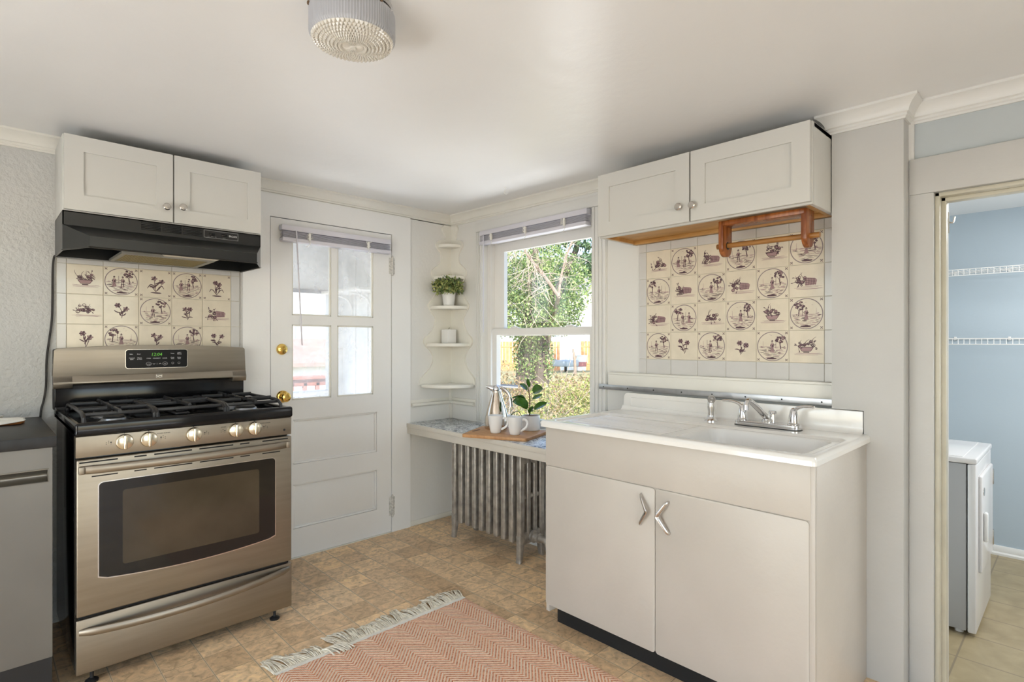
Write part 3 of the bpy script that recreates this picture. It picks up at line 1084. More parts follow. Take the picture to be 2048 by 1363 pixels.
# ------------------------------------------------------------------ wall cabinets
def shaker_door(name, ax, face, a0, a1, z0, z1, parent, knob_at, frame=0.062, sgn=-1):
    """door lying in the plane ax=face, out towards sgn, spanning a0..a1"""
    th = 0.020
    f0, f1 = face, face + sgn * th
    rec = face + sgn * (th - 0.007)
    hole = (a0 + frame, z0 + frame, a1 - frame, z1 - frame)
    mb = MB().plate(ax, f0, f1, (a0, z0, a1, z1), [hole])
    if ax == 'y':
        mb.box(hole[0], f0, hole[1], hole[2], rec, hole[3])
    else:
        mb.box(f0, hole[0], hole[1], rec, hole[2], hole[3])
    d = mb.build(name, M_cab, parent)
    n = (0, sgn, 0) if ax == 'y' else (sgn, 0, 0)
    c = (knob_at[0], f1, knob_at[1]) if ax == 'y' else (f1, knob_at[0], knob_at[1])
    MB().lathe([(0.006, 0), (0.006, 0.012), (0.012, 0.016), (0.0155, 0.019), (0.0155, 0.023), (0.012, 0.0265), (0.001, 0.0275)],
               c, 24, n).build('knob', M_nickel, d)
    return d


cx0, cx1, cyf, cz0, cz1 = 0.247, 1.009, 2.830, 1.747, 2.052
t = thing('wall_cabinet', 'white two door wall cabinet hung above the black range hood', 'cabinet', (0.628, 2.97, cz0))
b = MB().box(cx0, cyf + 0.02, cz0, cx1, 3.119, cz1, 0.001)
b.build('carcass', M_cab, t)
MB().box(cx0, cyf + 0.004, cz0 - 0.0005, cx1, cyf + 0.02, cz1, 0.0015).build('face_frame', M_cab, t)
shaker_door('door', 'y', cyf + 0.004, cx0 + 0.004, 0.6275, cz0 + 0.004, cz1 - 0.002, t, (0.601, 1.813))
shaker_door('door', 'y', cyf + 0.004, 0.6335, cx1 - 0.004, cz0 + 0.004, cz1 - 0.002, t, (0.664, 1.821))

ry0, ry1, rxf, rz0, rz1 = 0.675, 1.607, 2.130, 1.712, 2.006
t = thing('wall_cabinet', 'white two door wall cabinet hung above the sink tiles', 'cabinet', (2.27, 1.14, rz0))
b = MB().box(rxf + 0.02, ry0, rz0, 2.413, ry0 + 0.016, rz1, 0.001)
b.box(rxf + 0.02, ry1 - 0.016, rz0, 2.413, ry1, rz1, 0.001)
b.box(rxf + 0.02, ry0, rz1 - 0.016, 2.413, ry1, rz1)
b.box(2.405, ry0, rz0 + .02, 2.413, ry1, rz1)
b.build('carcass', M_cab, t)
b = MB().box(rxf + 0.02, ry0 + 0.016, rz0 + 0.016, 2.404, ry1 - 0.016, rz0 + 0.028)
b.box(2.385, ry0 + 0.016, rz0 - 0.002, 2.413, ry1 - 0.016, rz0 + 0.016, 0.001)
b.box(rxf + 0.021, ry0 + 0.016, rz0 + 0.0, 2.39, ry0 + 0.030, rz0 + 0.018)
b.box(rxf + 0.021, ry1 - 0.030, rz0 + 0.0, 2.39, ry1 - 0.016, rz0 + 0.018)
b.build('underside', M_woodcab, t)
MB().plate('x', rxf + 0.004, rxf + 0.02, (ry0, rz0 - 0.001, ry1, rz1), []).build('face_frame', M_cab, t)
shaker_door('door', 'x', rxf + 0.004, 1.139, ry1 - 0.003, rz0 + 0.006, rz1 - 0.002, t, (1.178, 1.782))
shaker_door('door', 'x', rxf + 0.004, ry0 + 0.003, 1.132, rz0 + 0.006, rz1 - 0.002, t, (1.117, 1.778))

# ------------------------------------------------------------------ wooden paper towel holder under that cabinet
t = thing('paper_towel_holder', 'empty reddish wooden paper towel holder under the wall cabinet', 'towel holder', (2.22, 0.87, rz0))
MB().box(2.172, 0.715, 1.690, 2.258, 1.030, 1.711, 0.004).build('mounting_board', M_redwood, t)


def holder_arm(y0, y1):
    c, r, zl = 2.215, 0.042, 1.611
    pts = [(c - r, 1.711), (c + r, 1.711)]
    for k in range(13):
        a = -PI * k / 12
        pts.append((c + r * math.cos(a), zl + r * math.sin(a)))
    return MB().prism([(p[0], p[1]) for p in pts], 'y', y0, y1, 0.003)


holder_arm(0.708, 0.728).build('arm', M_redwood, t)
holder_arm(1.022, 1.042).build('arm', M_redwood, t)
MB().tube([(2.215, 0.676, 1.613), (2.215, 1.066, 1.615)], 0.0105, 14).build('dowel', M_rod, t)
for y in (0.7285, 1.0215):
    MB().lathe([(0.0155, 0), (0.0155, 0.0006)], (2.215, y + (-0.0004 if y > .9 else 0.0), 1.614), 20, (0, 1, 0)).build('socket', M_dark, t)

# ------------------------------------------------------------------ range hood
t = thing('range_hood', 'black under cabinet range hood above the stove', 'range hood', (0.628, 2.95, 1.59))
hz0, hz1, hyb, hyf = 1.588, 1.7465, 2.83, 2.672
zb = 1.690                                                             # lower edge of the upright band
hb = MB()
hb.box(cx0, hyb, zb, cx1, hyb + 0.004, hz1)
hb.box(cx0, hyb, hz0 + 0.004, cx0 + 0.004, 3.118, hz1)
hb.box(cx1 - 0.004, hyb, hz0 + 0.004, cx1, 3.118, hz1)
hb.box(cx0, hyb, hz1 - 0.004, cx1, 3.118, hz1)
hb.box(cx0, 3.112, hz0 + 0.006, cx1, 3.118, hz1)
# sloping visor with clipped corners
A0, A1 = (cx0, hyb, zb), (cx1, hyb, zb)
ix0, ix1 = cx0 + 0.068, cx1 - 0.072
zt = 1.630
B0, B1 = (ix0, hyf, zt), (ix1, hyf, zt)
C0, C1 = (ix0, hyf, hz0), (ix1, hyf, hz0)
E0, E1 = (cx0, hyb, hz0), (cx1, hyb, hz0)
hb.poly([A0, A1, B1, B0])
hb.poly([B0, B1, C1, C0])
hb.poly([A0, B0, C0, E0])
hb.poly([A1, E1, C1, B1])
# rolled lower rim
rim = [(cx0, 3.112, hz0 + .004), E0, C0, C1, E1, (cx1, 3.112, hz0 + .004)]
for i in range(5):
    hb.tube([rim[i], rim[i + 1]], 0.0035, 6)
hb.build('shell', M_hood, t, smooth=30)
MB().box(cx0 + .004, hyb + .004, hz0 + 0.055, cx1 - .004, 3.112, hz0 + 0.058).build('cavity_plate', M_dark, t)
# filter frame and lamp lens
fb = MB().box(0.442, 2.80, hz0 + 0.006, 0.780, 3.09, hz0 + 0.014, 0.002)
f_ = fb.build('grease_filter', M_filter, t)
gm = MB()
for k in range(34):
    x = 0.455 + k * 0.0095
    gm.box(x, 2.815, hz0 + 0.003, x + 0.004, 3.075, hz0 + 0.007)
for k in range(27):
    y = 2.818 + k * 0.0095
    gm.box(0.455, y, hz0 + 0.0035, 0.768, y + 0.0035, hz0 + 0.0066)
gm.build('mesh_grid', mat('filter_mesh', (0.33, 0.27, 0.12), 0.5, 0.5), f_)
fr = MB()
fr.plate('z', hz0 + 0.001, hz0 + 0.012, (0.436, 2.79, 0.790, 3.10), [(0.452, 2.81, 0.770, 3.08)])
fr.build('filter_rim', mat('dull_filter_rim', (0.36, 0.35, 0.31), 0.5, 0.6), f_)
MB().box(0.585, 2.735, hz0 + 0.006, 0.80, 2.81, hz0 + 0.02, 0.004).build('lamp_lens', M_lens, t)
# vents on the band
for (a, c) in ((0.512, 0.585), (0.592, 0.665), (0.672, 0.748)):
    vb = MB().box(a, hyb - 0.0006, 1.706, c, hyb + 0.001, 1.742)
    for k in range(5):
        vb.m(1).box(a, hyb - 0.0045, 1.708 + k * .0069, c, hyb - 0.0005, 1.7115 + k * .0069, 0.001)
    vb.build('vent_grille', [M_dark, M_hood], t)
pb = MB().box(0.756, hyb - 0.001, 1.7045, 0.905, hyb + 0.001, 1.7395)
pb.m(1)
for (u0, w0, u1, w1) in ((0.756, 1.7045, 0.905, 1.7063), (0.756, 1.7377, 0.905, 1.7395), (0.756, 1.7045, 0.758, 1.7395), (0.903, 1.7045, 0.905, 1.7395)):
    pb.box(u0, hyb - 0.0018, w0, u1, hyb - 0.0005, w1)
p_ = pb.build('switch_plate', [M_blackm, M_txtg], t)
for x in (0.790, 0.842):
    MB().box(x - .012, hyb - 0.006, 1.717, x + .012, hyb - .001, 1.729, 0.002).build('rocker_switch', M_black, p_)
tb = MB()
add_text(tb, 'BROAN', 0.0125, (0.881, hyb - 0.0022, 1.722), (1, 0, 0), (0, 0, 1), sx=0.85)
tb.build('brand_lettering', M_txtw, p_, weld=False)
tb = MB()
for x, s_ in ((0.775, 'OFF'), (0.790, 'FAN'), (0.806, 'HI'), (0.842, 'LIGHT')):
    add_text(tb, s_, 0.0048, (x, hyb - 0.0022, 1.7105), (1, 0, 0), (0, 0, 1))
tb.build('switch_lettering', M_txtg, p_, weld=False)

# cord from the hood down to the counter
cp = [(0.250, 3.085, 1.592), (0.243, 3.104, 1.588), (0.239, 3.112, 1.532), (0.238, 3.112, 1.402), (0.236, 3.112, 1.315), (0.227, 3.112, 1.229),
      (0.2185, 3.112, 1.142), (0.2165, 3.112, 1.035), (0.209, 3.112, 0.971), (0.199, 3.112, 0.915), (0.197, 3.112, 0.78), (0.21, 3.11, 0.5)]
tag(MB().tube(smooth_path(cp, 5), 0.0042, 8).build('power_cord', M_rustpipe), 'dark power cord hanging on the wall between counter and stove', 'cord')

# ------------------------------------------------------------------ picture tiles
M_tilec = mat('cream_glazed_tile', (0.74, 0.665, 0.53), 0.20, var=0.06, vscale=18, coat=0.3, bump=0.03, bscale=70)
M_tilew = mat('pale_grey_glazed_tile', (0.62, 0.61, 0.585), 0.18, var=0.04, vscale=9, coat=0.3)
M_grout = mat('tile_grout', (0.62, 0.58, 0.48), 0.8, var=0.15, vscale=30)
M_ink = mat('manganese_ink', (0.085, 0.040, 0.052), 0.45)
M_ink2 = mat('pale_manganese_ink', (0.37, 0.235, 0.235), 0.45)
M_ink3 = mat('grey_ring_ink', (0.24, 0.19, 0.19), 0.45)


class Art:
    """generic pen drawings on a unit tile; P maps (u,v) in -.5...5 to the wall"""

    def __init__(s, mb, P, seed):
        s.mb, s.P = mb, P
        s.r = random.Random(seed)
        s.ink = 3
        s.lay = 0
        s.sc = 1.0

    def _f(s, pts):
        s.mb.m(s.ink)
        s.mb.poly([s.P(u * s.sc, (v + .03) * s.sc - .03, s.lay) for u, v in pts])

    def stroke(s, pts, w, taper=True):
        s.lay += 1
        n = len(pts)
        L, R = [], []
        for i, (x, y) in enumerate(pts):
            a, b_ = pts[max(0, i - 1)], pts[min(n - 1, i + 1)]
            dx, dy = b_[0] - a[0], b_[1] - a[1]
            l = math.hypot(dx, dy) or 1
            k = i / (n - 1) if n > 1 else 0
            ww = w * (0.35 + 0.65 * math.sin(PI * min(max(k, 0.06), 0.94))) if taper else w
            L.append((x - dy / l * ww / 2, y + dx / l * ww / 2))
            R.append((x + dy / l * ww / 2, y - dx / l * ww / 2))
        for i in range(n - 1):
            s._f([L[i], L[i + 1], R[i + 1], R[i]])

    def curve(s, p0, p1, bend, w, n=5):
        mx, my = (p0[0] + p1[0]) / 2, (p0[1] + p1[1]) / 2
        dx, dy = p1[0] - p0[0], p1[1] - p0[1]
        c = (mx - dy * bend, my + dx * bend)
        s.stroke([((1 - t) ** 2 * p0[0] + 2 * t * (1 - t) * c[0] + t * t * p1[0],
                   (1 - t) ** 2 * p0[1] + 2 * t * (1 - t) * c[1] + t * t * p1[1]) for t in [i / n for i in range(n + 1)]], w)

    def blob(s, c, rx, ry, n=8, rot=0.0):
        s.lay += 1
        s._f([(c[0] + rx * math.cos(a) * math.cos(rot) - ry * math.sin(a) * math.sin(rot),
               c[1] + rx * math.cos(a) * math.sin(rot) + ry * math.sin(a) * math.cos(rot)) for a in [2 * PI * i / n for i in range(n)]])

    def ring(s, c, rx, ry, w, n=12, a0=0.0, a1=2 * PI):
        s.lay += 1
        for i in range(n):
            a, b_ = a0 + (a1 - a0) * i / n, a0 + (a1 - a0) * (i + 1) / n
            s._f([(c[0] + rx * math.cos(a), c[1] + ry * math.sin(a)), (c[0] + rx * math.cos(b_), c[1] + ry * math.sin(b_)),
                  (c[0] + (rx - w) * math.cos(b_), c[1] + (ry - w) * math.sin(b_)), (c[0] + (rx - w) * math.cos(a), c[1] + (ry - w) * math.sin(a))])

    def corners(s):
        s.ink = 3
        for sx in (-1, 1):
            for sy in (-1, 1):
                cx, cy = sx * 0.425, sy * 0.425
                s.blob((cx, cy), 0.012, 0.012, 6)
                for a in range(4):
                    an = PI / 4 + a * PI / 2
                    s.blob((cx + .030 * math.cos(an), cy + .030 * math.sin(an)), 0.021, 0.011, 7, an)

    def tree(s, x, y, h, lean=0.0):
        r = s.r
        s.ink = 3
        s.curve((x, y), (x + lean, y + h * .62), 0.1, 0.030)
        s.curve((x - .035, y - .005), (x + lean * .3, y + h * .25), -0.2, 0.018)
        s.curve((x + lean * .6, y + h * .4), (x + lean - .07, y + h * .7), 0.2, 0.014)
        cx, cy = x + lean, y + h * .80
        for k in range(22):
            a, q = r.uniform(0, 2 * PI), math.sqrt(r.random())
            c = (cx + 0.150 * q * math.cos(a), cy + 0.125 * q * math.sin(a))
            s.ink = 4 if k % 3 == 0 else 3
            s.blob(c, 0.030, 0.026, 6, r.random() * 3)
            s.ink = 3
            s.ring(c, 0.036, 0.032, 0.011, 7)
            if k % 3 == 1:
                s.ink = 5
                s.blob((c[0] + .006, c[1] + .006), 0.011, 0.009, 5)

    def person(s, x, y, h, skirt, face, staff):
        s.ink = 3
        hd = y + h * .88
        s.blob((x, hd + .030), 0.040, 0.010, 8, 0.1 * face)           # hat brim
        s.blob((x, hd + .045), 0.022, 0.018, 7)
        s.ring((x, hd), 0.024, 0.026, 0.010, 8)
        s.ink = 4
        s.blob((x, y + h * .62), 0.040, 0.065, 8)
        s.ink = 3
        s.stroke([(x - .03, hd - .03), (x - .042, y + h * .55), (x - .03, y + h * .42)], 0.020)
        s.stroke([(x + .03, hd - .03), (x + .040, y + h * .58), (x + .03, y + h * .42)], 0.022)
        s.blob((x + .010, y + h * .55), 0.020, 0.045, 7)
        s.stroke([(x + face * .03, y + h * .74), (x + face * .075, y + h * .62), (x + face * .11, y + h * .70)], 0.018)
        s.stroke([(x - face * .03, y + h * .74), (x - face * .06, y + h * .58), (x - face * .02, y + h * .52)], 0.018)
        if skirt:
            s.ink = 4
            s._f([(x - .03, y + h * .45), (x + .03, y + h * .45), (x + .065, y + .01), (x - .065, y + .01)])
            s.ink = 3
            for k in range(5):
                s.stroke([(x - .028 + k * .014, y + h * .46), (x - .066 + k * .033, y + .005)], 0.012)
        else:
            for q in (-1, 1):
                s.stroke([(x + q * .018, y + h * .45), (x + q * .030 + face * .01, y + h * .22), (x + q * .036, y)], 0.026)
                s.blob((x + q * .036 + face * .014, y + .002), 0.024, 0.010, 6)
        if staff:
            s.stroke([(x + face * .11, y + h * .35), (x + face * .115, y + h * 1.08)], 0.010, False)

    def ground(s):
        r = s.r
        for k in range(9):
            yy = -0.04 - k * 0.040
            hw = math.sqrt(max(0.0, .43 ** 2 - yy * yy))
            x0 = -hw + r.uniform(0, .15)
            while x0 < hw - .06:
                s.ink = 3 if r.random() < .38 else 4
                l = min(r.uniform(.10, .26), hw - x0)
                s.curve((x0, yy + r.uniform(-.012, .012)), (x0 + l, yy + r.uniform(-.012, .012)), r.uniform(-.12, .16), r.uniform(.010, .024), 4)
                x0 += l + r.uniform(.0, .07)
        s.ink = 4
        s.stroke([(-.42, -.02), (-.2, -.005), (.1, -.015), (.42, -.03)], 0.009, False)
        s.ink = 3
        s.blob((r.uniform(-.03, .03), -.385), 0.16, 0.030, 10)
        s.blob((r.uniform(-.03, .03), -.362), 0.06, 0.026, 8)
        for k in range(9):
            a = r.uniform(-.32, .32)
            yy = r.uniform(-.30, -.10)
            s.curve((a, yy), (a + r.uniform(.05, .12), yy + r.uniform(-.02, .02)), .2, .012, 3)

    def scene(s):
        r = s.r
        s.corners()
        s.ink = 5
        s.ring((0, 0), 0.470, 0.470, 0.026, 44)
        s.ground()
        side = r.choice((-1, 1))
        s.tree(side * r.uniform(.20, .27), -0.08, r.uniform(.38, .44), -side * .03)
        kind = r.randrange(4)
        if kind == 0:
            s.person(-side * .20, -.19, .36, True, side, False)
            s.person(side * .04, -.19, .36, False, -side, True)
        elif kind == 1:
            s.person(-side * .03, -.20, .38, False, -side, True)
        elif kind == 2:
            s.person(0.0, -.19, .37, True, side, True)
        else:
            s.person(-side * .08, -.20, .38, False, side, False)
            s.ink = 4
            for k in range(3):
                c = (side * (.16 + .06 * k), -.19 - .02 * k)
                s.ink = 3
                s.ring(c, .045, .025, .010, 9)
        # distant steeple, bushes and birds
        if kind != 0:
            s.ink = 4
            s.stroke([(-side * .28, -.02), (-side * .28, .11)], 0.020)
            s.stroke([(-side * .28, .08), (-side * .28, .17)], 0.007, False)
        for k in range(6):
            s.ink = 4 if k % 2 else 3
            s.ring((r.choice((-1, 1)) * r.uniform(.24, .38), r.uniform(-.06, .02)), .026, .020, .010, 7)
        s.ink = 4
        for k in range(3):
            x, y = r.uniform(-.15, .15), r.uniform(.25, .38)
            s.curve((x, y), (x + .05, y + .01), .3, .008, 3)

    def leafs(s, c, n, l):
        r = s.r
        for k in range(n):
            a = r.uniform(0, 2 * PI)
            p = (c[0] + l * math.cos(a), c[1] + l * math.sin(a))
            s.ink = 3
            s.curve(c, p, r.uniform(-.4, .4), .010, 3)
            s.blob(p, .030, .012, 6, a + r.uniform(-.4, .4))

    def fruit(s):
        r = s.r
        kind = r.randrange(3)
        for k in range(4):
            s.ink = 4
            y = -.155 - k * .018
            s.curve((-.30 + r.uniform(0, .1), y), (.26 + r.uniform(0, .12), y + r.uniform(-.01, .01)), r.uniform(-.05, .05), .010, 5)
        if kind == 0:                                                  # basket lying on its side
            s.ink = 4
            s._f([(-.02, -.13), (.22, -.11), (.25, .00), (.20, .05), (-.02, .08)])
            s.ink = 3
            for k in range(7):
                s.curve((-.02 + k * .038, -.125), (-.02 + k * .036, .075 - k * .006), .08, .011, 4)
            for k in range(4):
                s.curve((-.02, -.10 + k * .05), (.23, -.09 + k * .040), .03, .009, 4)
            cs_ = [(-.10 + r.uniform(-.14, .08), -.03 + r.uniform(-.10, .13)) for _ in range(14)]
        elif kind == 1:                                                # footed bowl
            s.ink = 4
            s._f([(-.16, -.02), (.16, -.02), (.10, -.12), (-.10, -.12)])
            s.ink = 3
            s.stroke([(-.17, -.02), (.17, -.02)], .016, False)
            s.stroke([(-.16, -.03), (-.10, -.12), (.10, -.12), (.16, -.03)], .014, False)
            s.stroke([(-.07, -.145), (.07, -.145)], .022, False)
            cs_ = [(r.uniform(-.17, .17), r.uniform(.0, .13)) for _ in range(13)]
        else:                                                          # heap of fruit and grapes
            cs_ = [(r.gauss(0, .105), -.09 + abs(r.gauss(0, .085))) for _ in range(20)]
        for i, c in enumerate(cs_):
            rr = r.uniform(.026, .052)
            if i % 3 == 0:
                s.ink = 4
                s.blob(c, rr, rr * .9, 9)
            s.ink = 3
            s.ring(c, rr, rr * .92, .014, 10)
            s.ring(c, rr * .6, rr * .55, .010, 6, 3.4, 5.6)
        for k in range(6):
            c = r.choice(cs_)
            s.leafs(c, 2, r.uniform(.08, .13))
        s.ink = 3
        for k in range(3):
            c = r.choice(cs_)
            s.curve(c, (c[0] + r.uniform(-.12, .12), c[1] + r.uniform(.10, .19)), .25, .011, 4)

    def flower(s, mound=False):
        r = s.r
        base = (r.uniform(-.03, .03), -.20)
        heads = [(r.uniform(-.09, -.02), r.uniform(.06, .13)), (r.uniform(.05, .13), r.uniform(-.02, .09))]
        for hd in heads:
            s.ink = 3
            s.curve(base, hd, r.uniform(-.25, .25), .015, 6)
            n = r.choice((5, 6, 8))
            for k in range(n):
                a = 2 * PI * k / n
                s.ink = 3 if k % 2 else 4
                s.blob((hd[0] + .038 * math.cos(a), hd[1] + .034 * math.sin(a)), .032, .017, 7, a)
                s.ink = 3
                s.ring((hd[0] + .040 * math.cos(a), hd[1] + .036 * math.sin(a)), .026, .020, .008, 7)
            s.ink = 3
            s.blob(hd, .015, .014, 7)
        for k in range(6):
            a = r.uniform(.2, PI - .2)
            t_ = r.uniform(.15, .6)
            c = (base[0] + (heads[0][0] - base[0]) * t_, base[1] + (heads[0][1] - base[1]) * t_)
            p = (c[0] + .13 * math.cos(a), c[1] + .09 * math.sin(a))
            s.curve(c, p, r.uniform(-.4, .4), .026, 5)
        if mound:
            s.blob((base[0], -.225), .11, .014, 9)
            s.blob((base[0] + .03, -.235), .09, .012, 9)
            for q in (-1, 1):
                s.stroke([base, (base[0] + q * .08, -.08), (base[0] + q * .13, -.06), (base[0] + q * .17, -.13)], .022)


def backsplash(name, label, wall, us, zs, layout, border, n_ax, seed):
    """wall: (axis, coordinate, sign); us: tile edges left to right; zs: edges top to bottom"""
    mb = MB()
    ax, c0, sg = wall

    def pt(u, z, d):
        return (c0 + sg * d, u, z) if ax == 'x' else (u, c0 + sg * d, z)

    def slab(u0, z0, u1, z1, d0, d1, bev=0.0):
        p, q = pt(u0, z0, d0), pt(u1, z1, d1)
        mb.box(*p, *q, bev, 1)
    U0, U1, Z0, Z1 = border
    mb.m(2)
    slab(U0, Z0, U1, Z1, 0.0, 0.0030)
    g = 0.0009
    s_ = 1 if us[-1] > us[0] else -1
    allu = [U0 if s_ > 0 else U1, *us, U1 if s_ > 0 else U0]
    allz = [Z1, *zs, Z0]
    for i in range(len(allu) - 1):
        for j in range(len(allz) - 1):
            ua, ub = sorted((allu[i], allu[i + 1]))
            zb_, za = allz[j + 1], allz[j]
            if ub - ua < 0.004 or za - zb_ < 0.004:
                continue
            inner = 0 < i < len(allu) - 2 and 0 < j <= len(zs) - 1
            mb.m(0 if inner else 1)
            slab(ua + g, zb_ + g, ub - g, za - g, 0.0028, 0.0062, 0.0008)
            if not inner:
                continue
            cu, cz, su, sz = (ua + ub) / 2, (za + zb_) / 2, (ub - ua), (za - zb_)

            def P(u, v, lay, cu=cu, cz=cz, su=su, sz=sz):
                return pt(cu + s_ * u * su, cz + v * sz, 0.0064 + 0.0000016 * lay)
            k = layout[j - 1][i - 1]
            art = Art(mb, P, seed + i * 17 + j * 131)
            if k == 'S':
                art.scene()
            elif k == 'F':
                art.sc = 1.22
                art.fruit()
            elif k == 'L':
                art.sc = 1.45
                art.flower()
            elif k == 'M':
                art.corners()
                art.sc = 1.5
                art.flower(True)
    o = mb.build(name, [M_tilec, M_tilew, M_grout, M_ink, M_ink2, M_ink3], None, weld=False, recalc=False, smooth=0)
    # keep the drawn faces looking outwards
    return tag(o, label, 'tiles')


backsplash('tile_backsplash', 'cream picture tile backsplash with purple drawings behind the stove', ('y', 3.1196, -1),
           [0.2855, 0.417, 0.5535, 0.6895, 0.8255, 0.960], [1.567, 1.4345, 1.301, 1.1675, 1.034],
           ['FSMSM', 'FLSLF', 'LSLSL', 'SLSFS'], (0.252, 1.003, 1.00, 1.590), 1, 11)
backsplash('tile_backsplash', 'cream picture tile backsplash with purple drawings above the sink', ('x', 2.4136, -1),
           [1.528, 1.392, 1.2555, 1.119, 0.985, 0.8515, 0.719], [1.668, 1.534, 1.4015, 1.2685, 1.1365],
           ['FSFSFS', 'SFSFSF', 'FSFSFS', 'SLSLSF'], (0.674, 1.569, 1.062, 1.709), 1, 40)


# ------------------------------------------------------------------ gas range
R = thing('gas_range', 'stainless steel freestanding gas range with five burner knobs', 'stove', (0.628, 2.77, 0))
sx0, sx1 = 0.250, 1.006
MB().box(sx0, 2.495, 0.055, sx1, 3.085, 0.894, 0.002).build('body', M_black, R)
# cooktop tray
b = MB().box(sx0 - 0.004, 2.462, 0.890, sx1 + 0.004, 3.075, 0.914, 0.004)
b.box(sx0 - 0.004, 2.440, 0.889, sx1 + 0.004, 2.474, 0.936, 0.010, 4)
b.box(sx0 - 0.004, 2.45, 0.892, sx0 + 0.022, 3.06, 0.934, 0.006, 3)
b.box(sx1 - 0.022, 2.45, 0.892, sx1 + 0.004, 3.06, 0.934, 0.006, 3)
b.box(sx0, 3.02, 0.892, sx1, 3.06, 0.934, 0.006, 3)
ck = b.build('cooktop', M_black, R)


def burner(x, y, r, oval=0.0):
    bb = MB()
    if oval:
        bb.box(x - r * .62, y - r - oval, 0.914, x + r * .62, y + r + oval, 0.926, 0.012, 3)
        bb.build('burner_base', M_iron, ck)
        MB().box(x - r * .5, y - r * .8 - oval, 0.926, x + r * .5, y + r * .8 + oval, 0.934, 0.006, 3).build('burner_cap', M_black, ck)
        return
    bb.lathe([(0.001, 0.913), (r * 1.25, 0.913), (r * 1.15, 0.918), (r, 0.920), (r * .95, 0.928), (0.001, 0.929)], (x, y, 0), 28)
    bb.build('burner_base', M_alu, ck)
    MB().lathe([(0.001, 0.929), (r * .82, 0.929), (r * .85, 0.933), (r * .78, 0.937), (0.001, 0.938)], (x, y, 0), 28).build('burner_cap', M_blackm, ck)


BUR = [(0.385, 2.625, .042), (0.385, 2.885, .036), (0.872, 2.625, .046), (0.872, 2.885, .034)]
for q in BUR:
    burner(*q)
burner(0.628, 2.755, 0.045, 0.055)


def grate(gx0, gx1, centres):
    g = MB()
    gy0, gy1 = 2.500, 3.000
    zt_ = 0.962
    w = 0.010
    for x in (gx0, gx1):                                               # side rails with sloping ends down to feet
        g.tube([(x, gy0, 0.916), (x, gy0 + .004, 0.945), (x, gy0 + .030, zt_ - .004), (x, gy0 + .07, zt_), (x, gy1 - .07, zt_), (x, gy1 - .030, zt_ - .004), (x, gy1 - .004, .945), (x, gy1, 0.916)], 0.0072, 8)
    my = (gy0 + gy1) / 2
    g.box(gx0, my - .005, zt_ - .012, gx1, my + .005, zt_ + .002, 0.003)
    for y in (gy0 + .035, gy1 - .035):
        g.box(gx0, y - .005, zt_ - .014, gx1, y + .005, zt_, 0.003)
    mx = (gx0 + gx1) / 2
    for (cx, cy) in centres:
        for k, a in enumerate((PI / 2, -PI / 2, 0, PI)):
            dx, dy = math.cos(a), math.sin(a)
            L = (gx1 - gx0) / 2 if abs(dx) > .5 else (.125 if len(centres) > 1 else .21)
            p0 = (cx + dx * .022, cy + dy * .022)
            p1 = (cx + dx * L, cy + dy * L)
            g.tube([(p0[0], p0[1], zt_ + .003), (p1[0], p1[1], zt_ + .003)], [0.0055, 0.0062], 8, flat=1.5)
    return g.build('grate', M_iron, ck)


grate(0.278, 0.496, [(0.385, 2.625), (0.385, 2.885)])
grate(0.506, 0.750, [(0.628, 2.755)])
grate(0.760, 0.980, [(0.872, 2.625), (0.872, 2.885)])

# backguard: black riser, stainless control board with a gently arched top
bg = MB().box(0.241, 3.052, 0.90, 1.002, 3.092, 1.040, 0.003)
bg.box(0.241, 3.02, 0.915, 1.002, 3.055, 0.945, 0.004)
bgo = bg.build('backguard', M_black, R)
MB().box(0.236, 3.062, 0.93, 1.008, 3.094, 1.19, 0.006).build('rear_case', M_blackm, bgo)
pts = [(0.234, 1.074), (0.238, 1.180)]
for k in range(7):
    a = PI - (PI / 2) * k / 6 * 0.92
    pts.append((0.252 + 0.014 * math.cos(a), 1.181 + 0.012 * math.sin(a)))
for k in range(1, 20):
    q = k / 20
    pts.append((0.252 + q * 0.740, 1.193 + 0.014 * 4 * q * (1 - q)))
for k in range(7):
    a = PI / 2 * 0.92 - (PI / 2) * k / 6 * 0.92
    pts.append((0.992 + 0.014 * math.cos(a), 1.181 + 0.012 * math.sin(a)))
pts += [(1.006, 1.180), (1.010, 1.074)]
MB().prism(pts, 'y', 3.044, 3.090, 0.002).build('control_board', M_steel, bgo)
pr = [(3.044, 1.0745), (3.0425, 1.072), (3.032, 1.048), (3.031, 1.042), (3.036, 1.036), (3.06, 1.036), (3.06, 1.0745)]
b = MB().prism(pr, 'x', 0.234, 1.010, 0.0008)
b.prism([(y_, z_ - 0.0) if z_ > 1.04 else (y_, z_ - .014) for y_, z_ in pr], 'x', 0.234, 0.300, 0.002)
b.prism([(y_, z_ - 0.0) if z_ > 1.04 else (y_, z_ - .014) for y_, z_ in pr], 'x', 0.944, 1.010, 0.002)
b.build('lower_lip', M_steel, bgo)


def rrect(x0, z0, x1, z1, r, n=5):
    out = []
    for (cx, cz, a0) in ((x1 - r, z1 - r, 0), (x0 + r, z1 - r, PI / 2), (x0 + r, z0 + r, PI), (x1 - r, z0 + r, 3 * PI / 2)):
        for k in range(n + 1):
            a = a0 + PI / 2 * k / n
            out.append((cx + r * math.cos(a), cz + r * math.sin(a)))
    return out


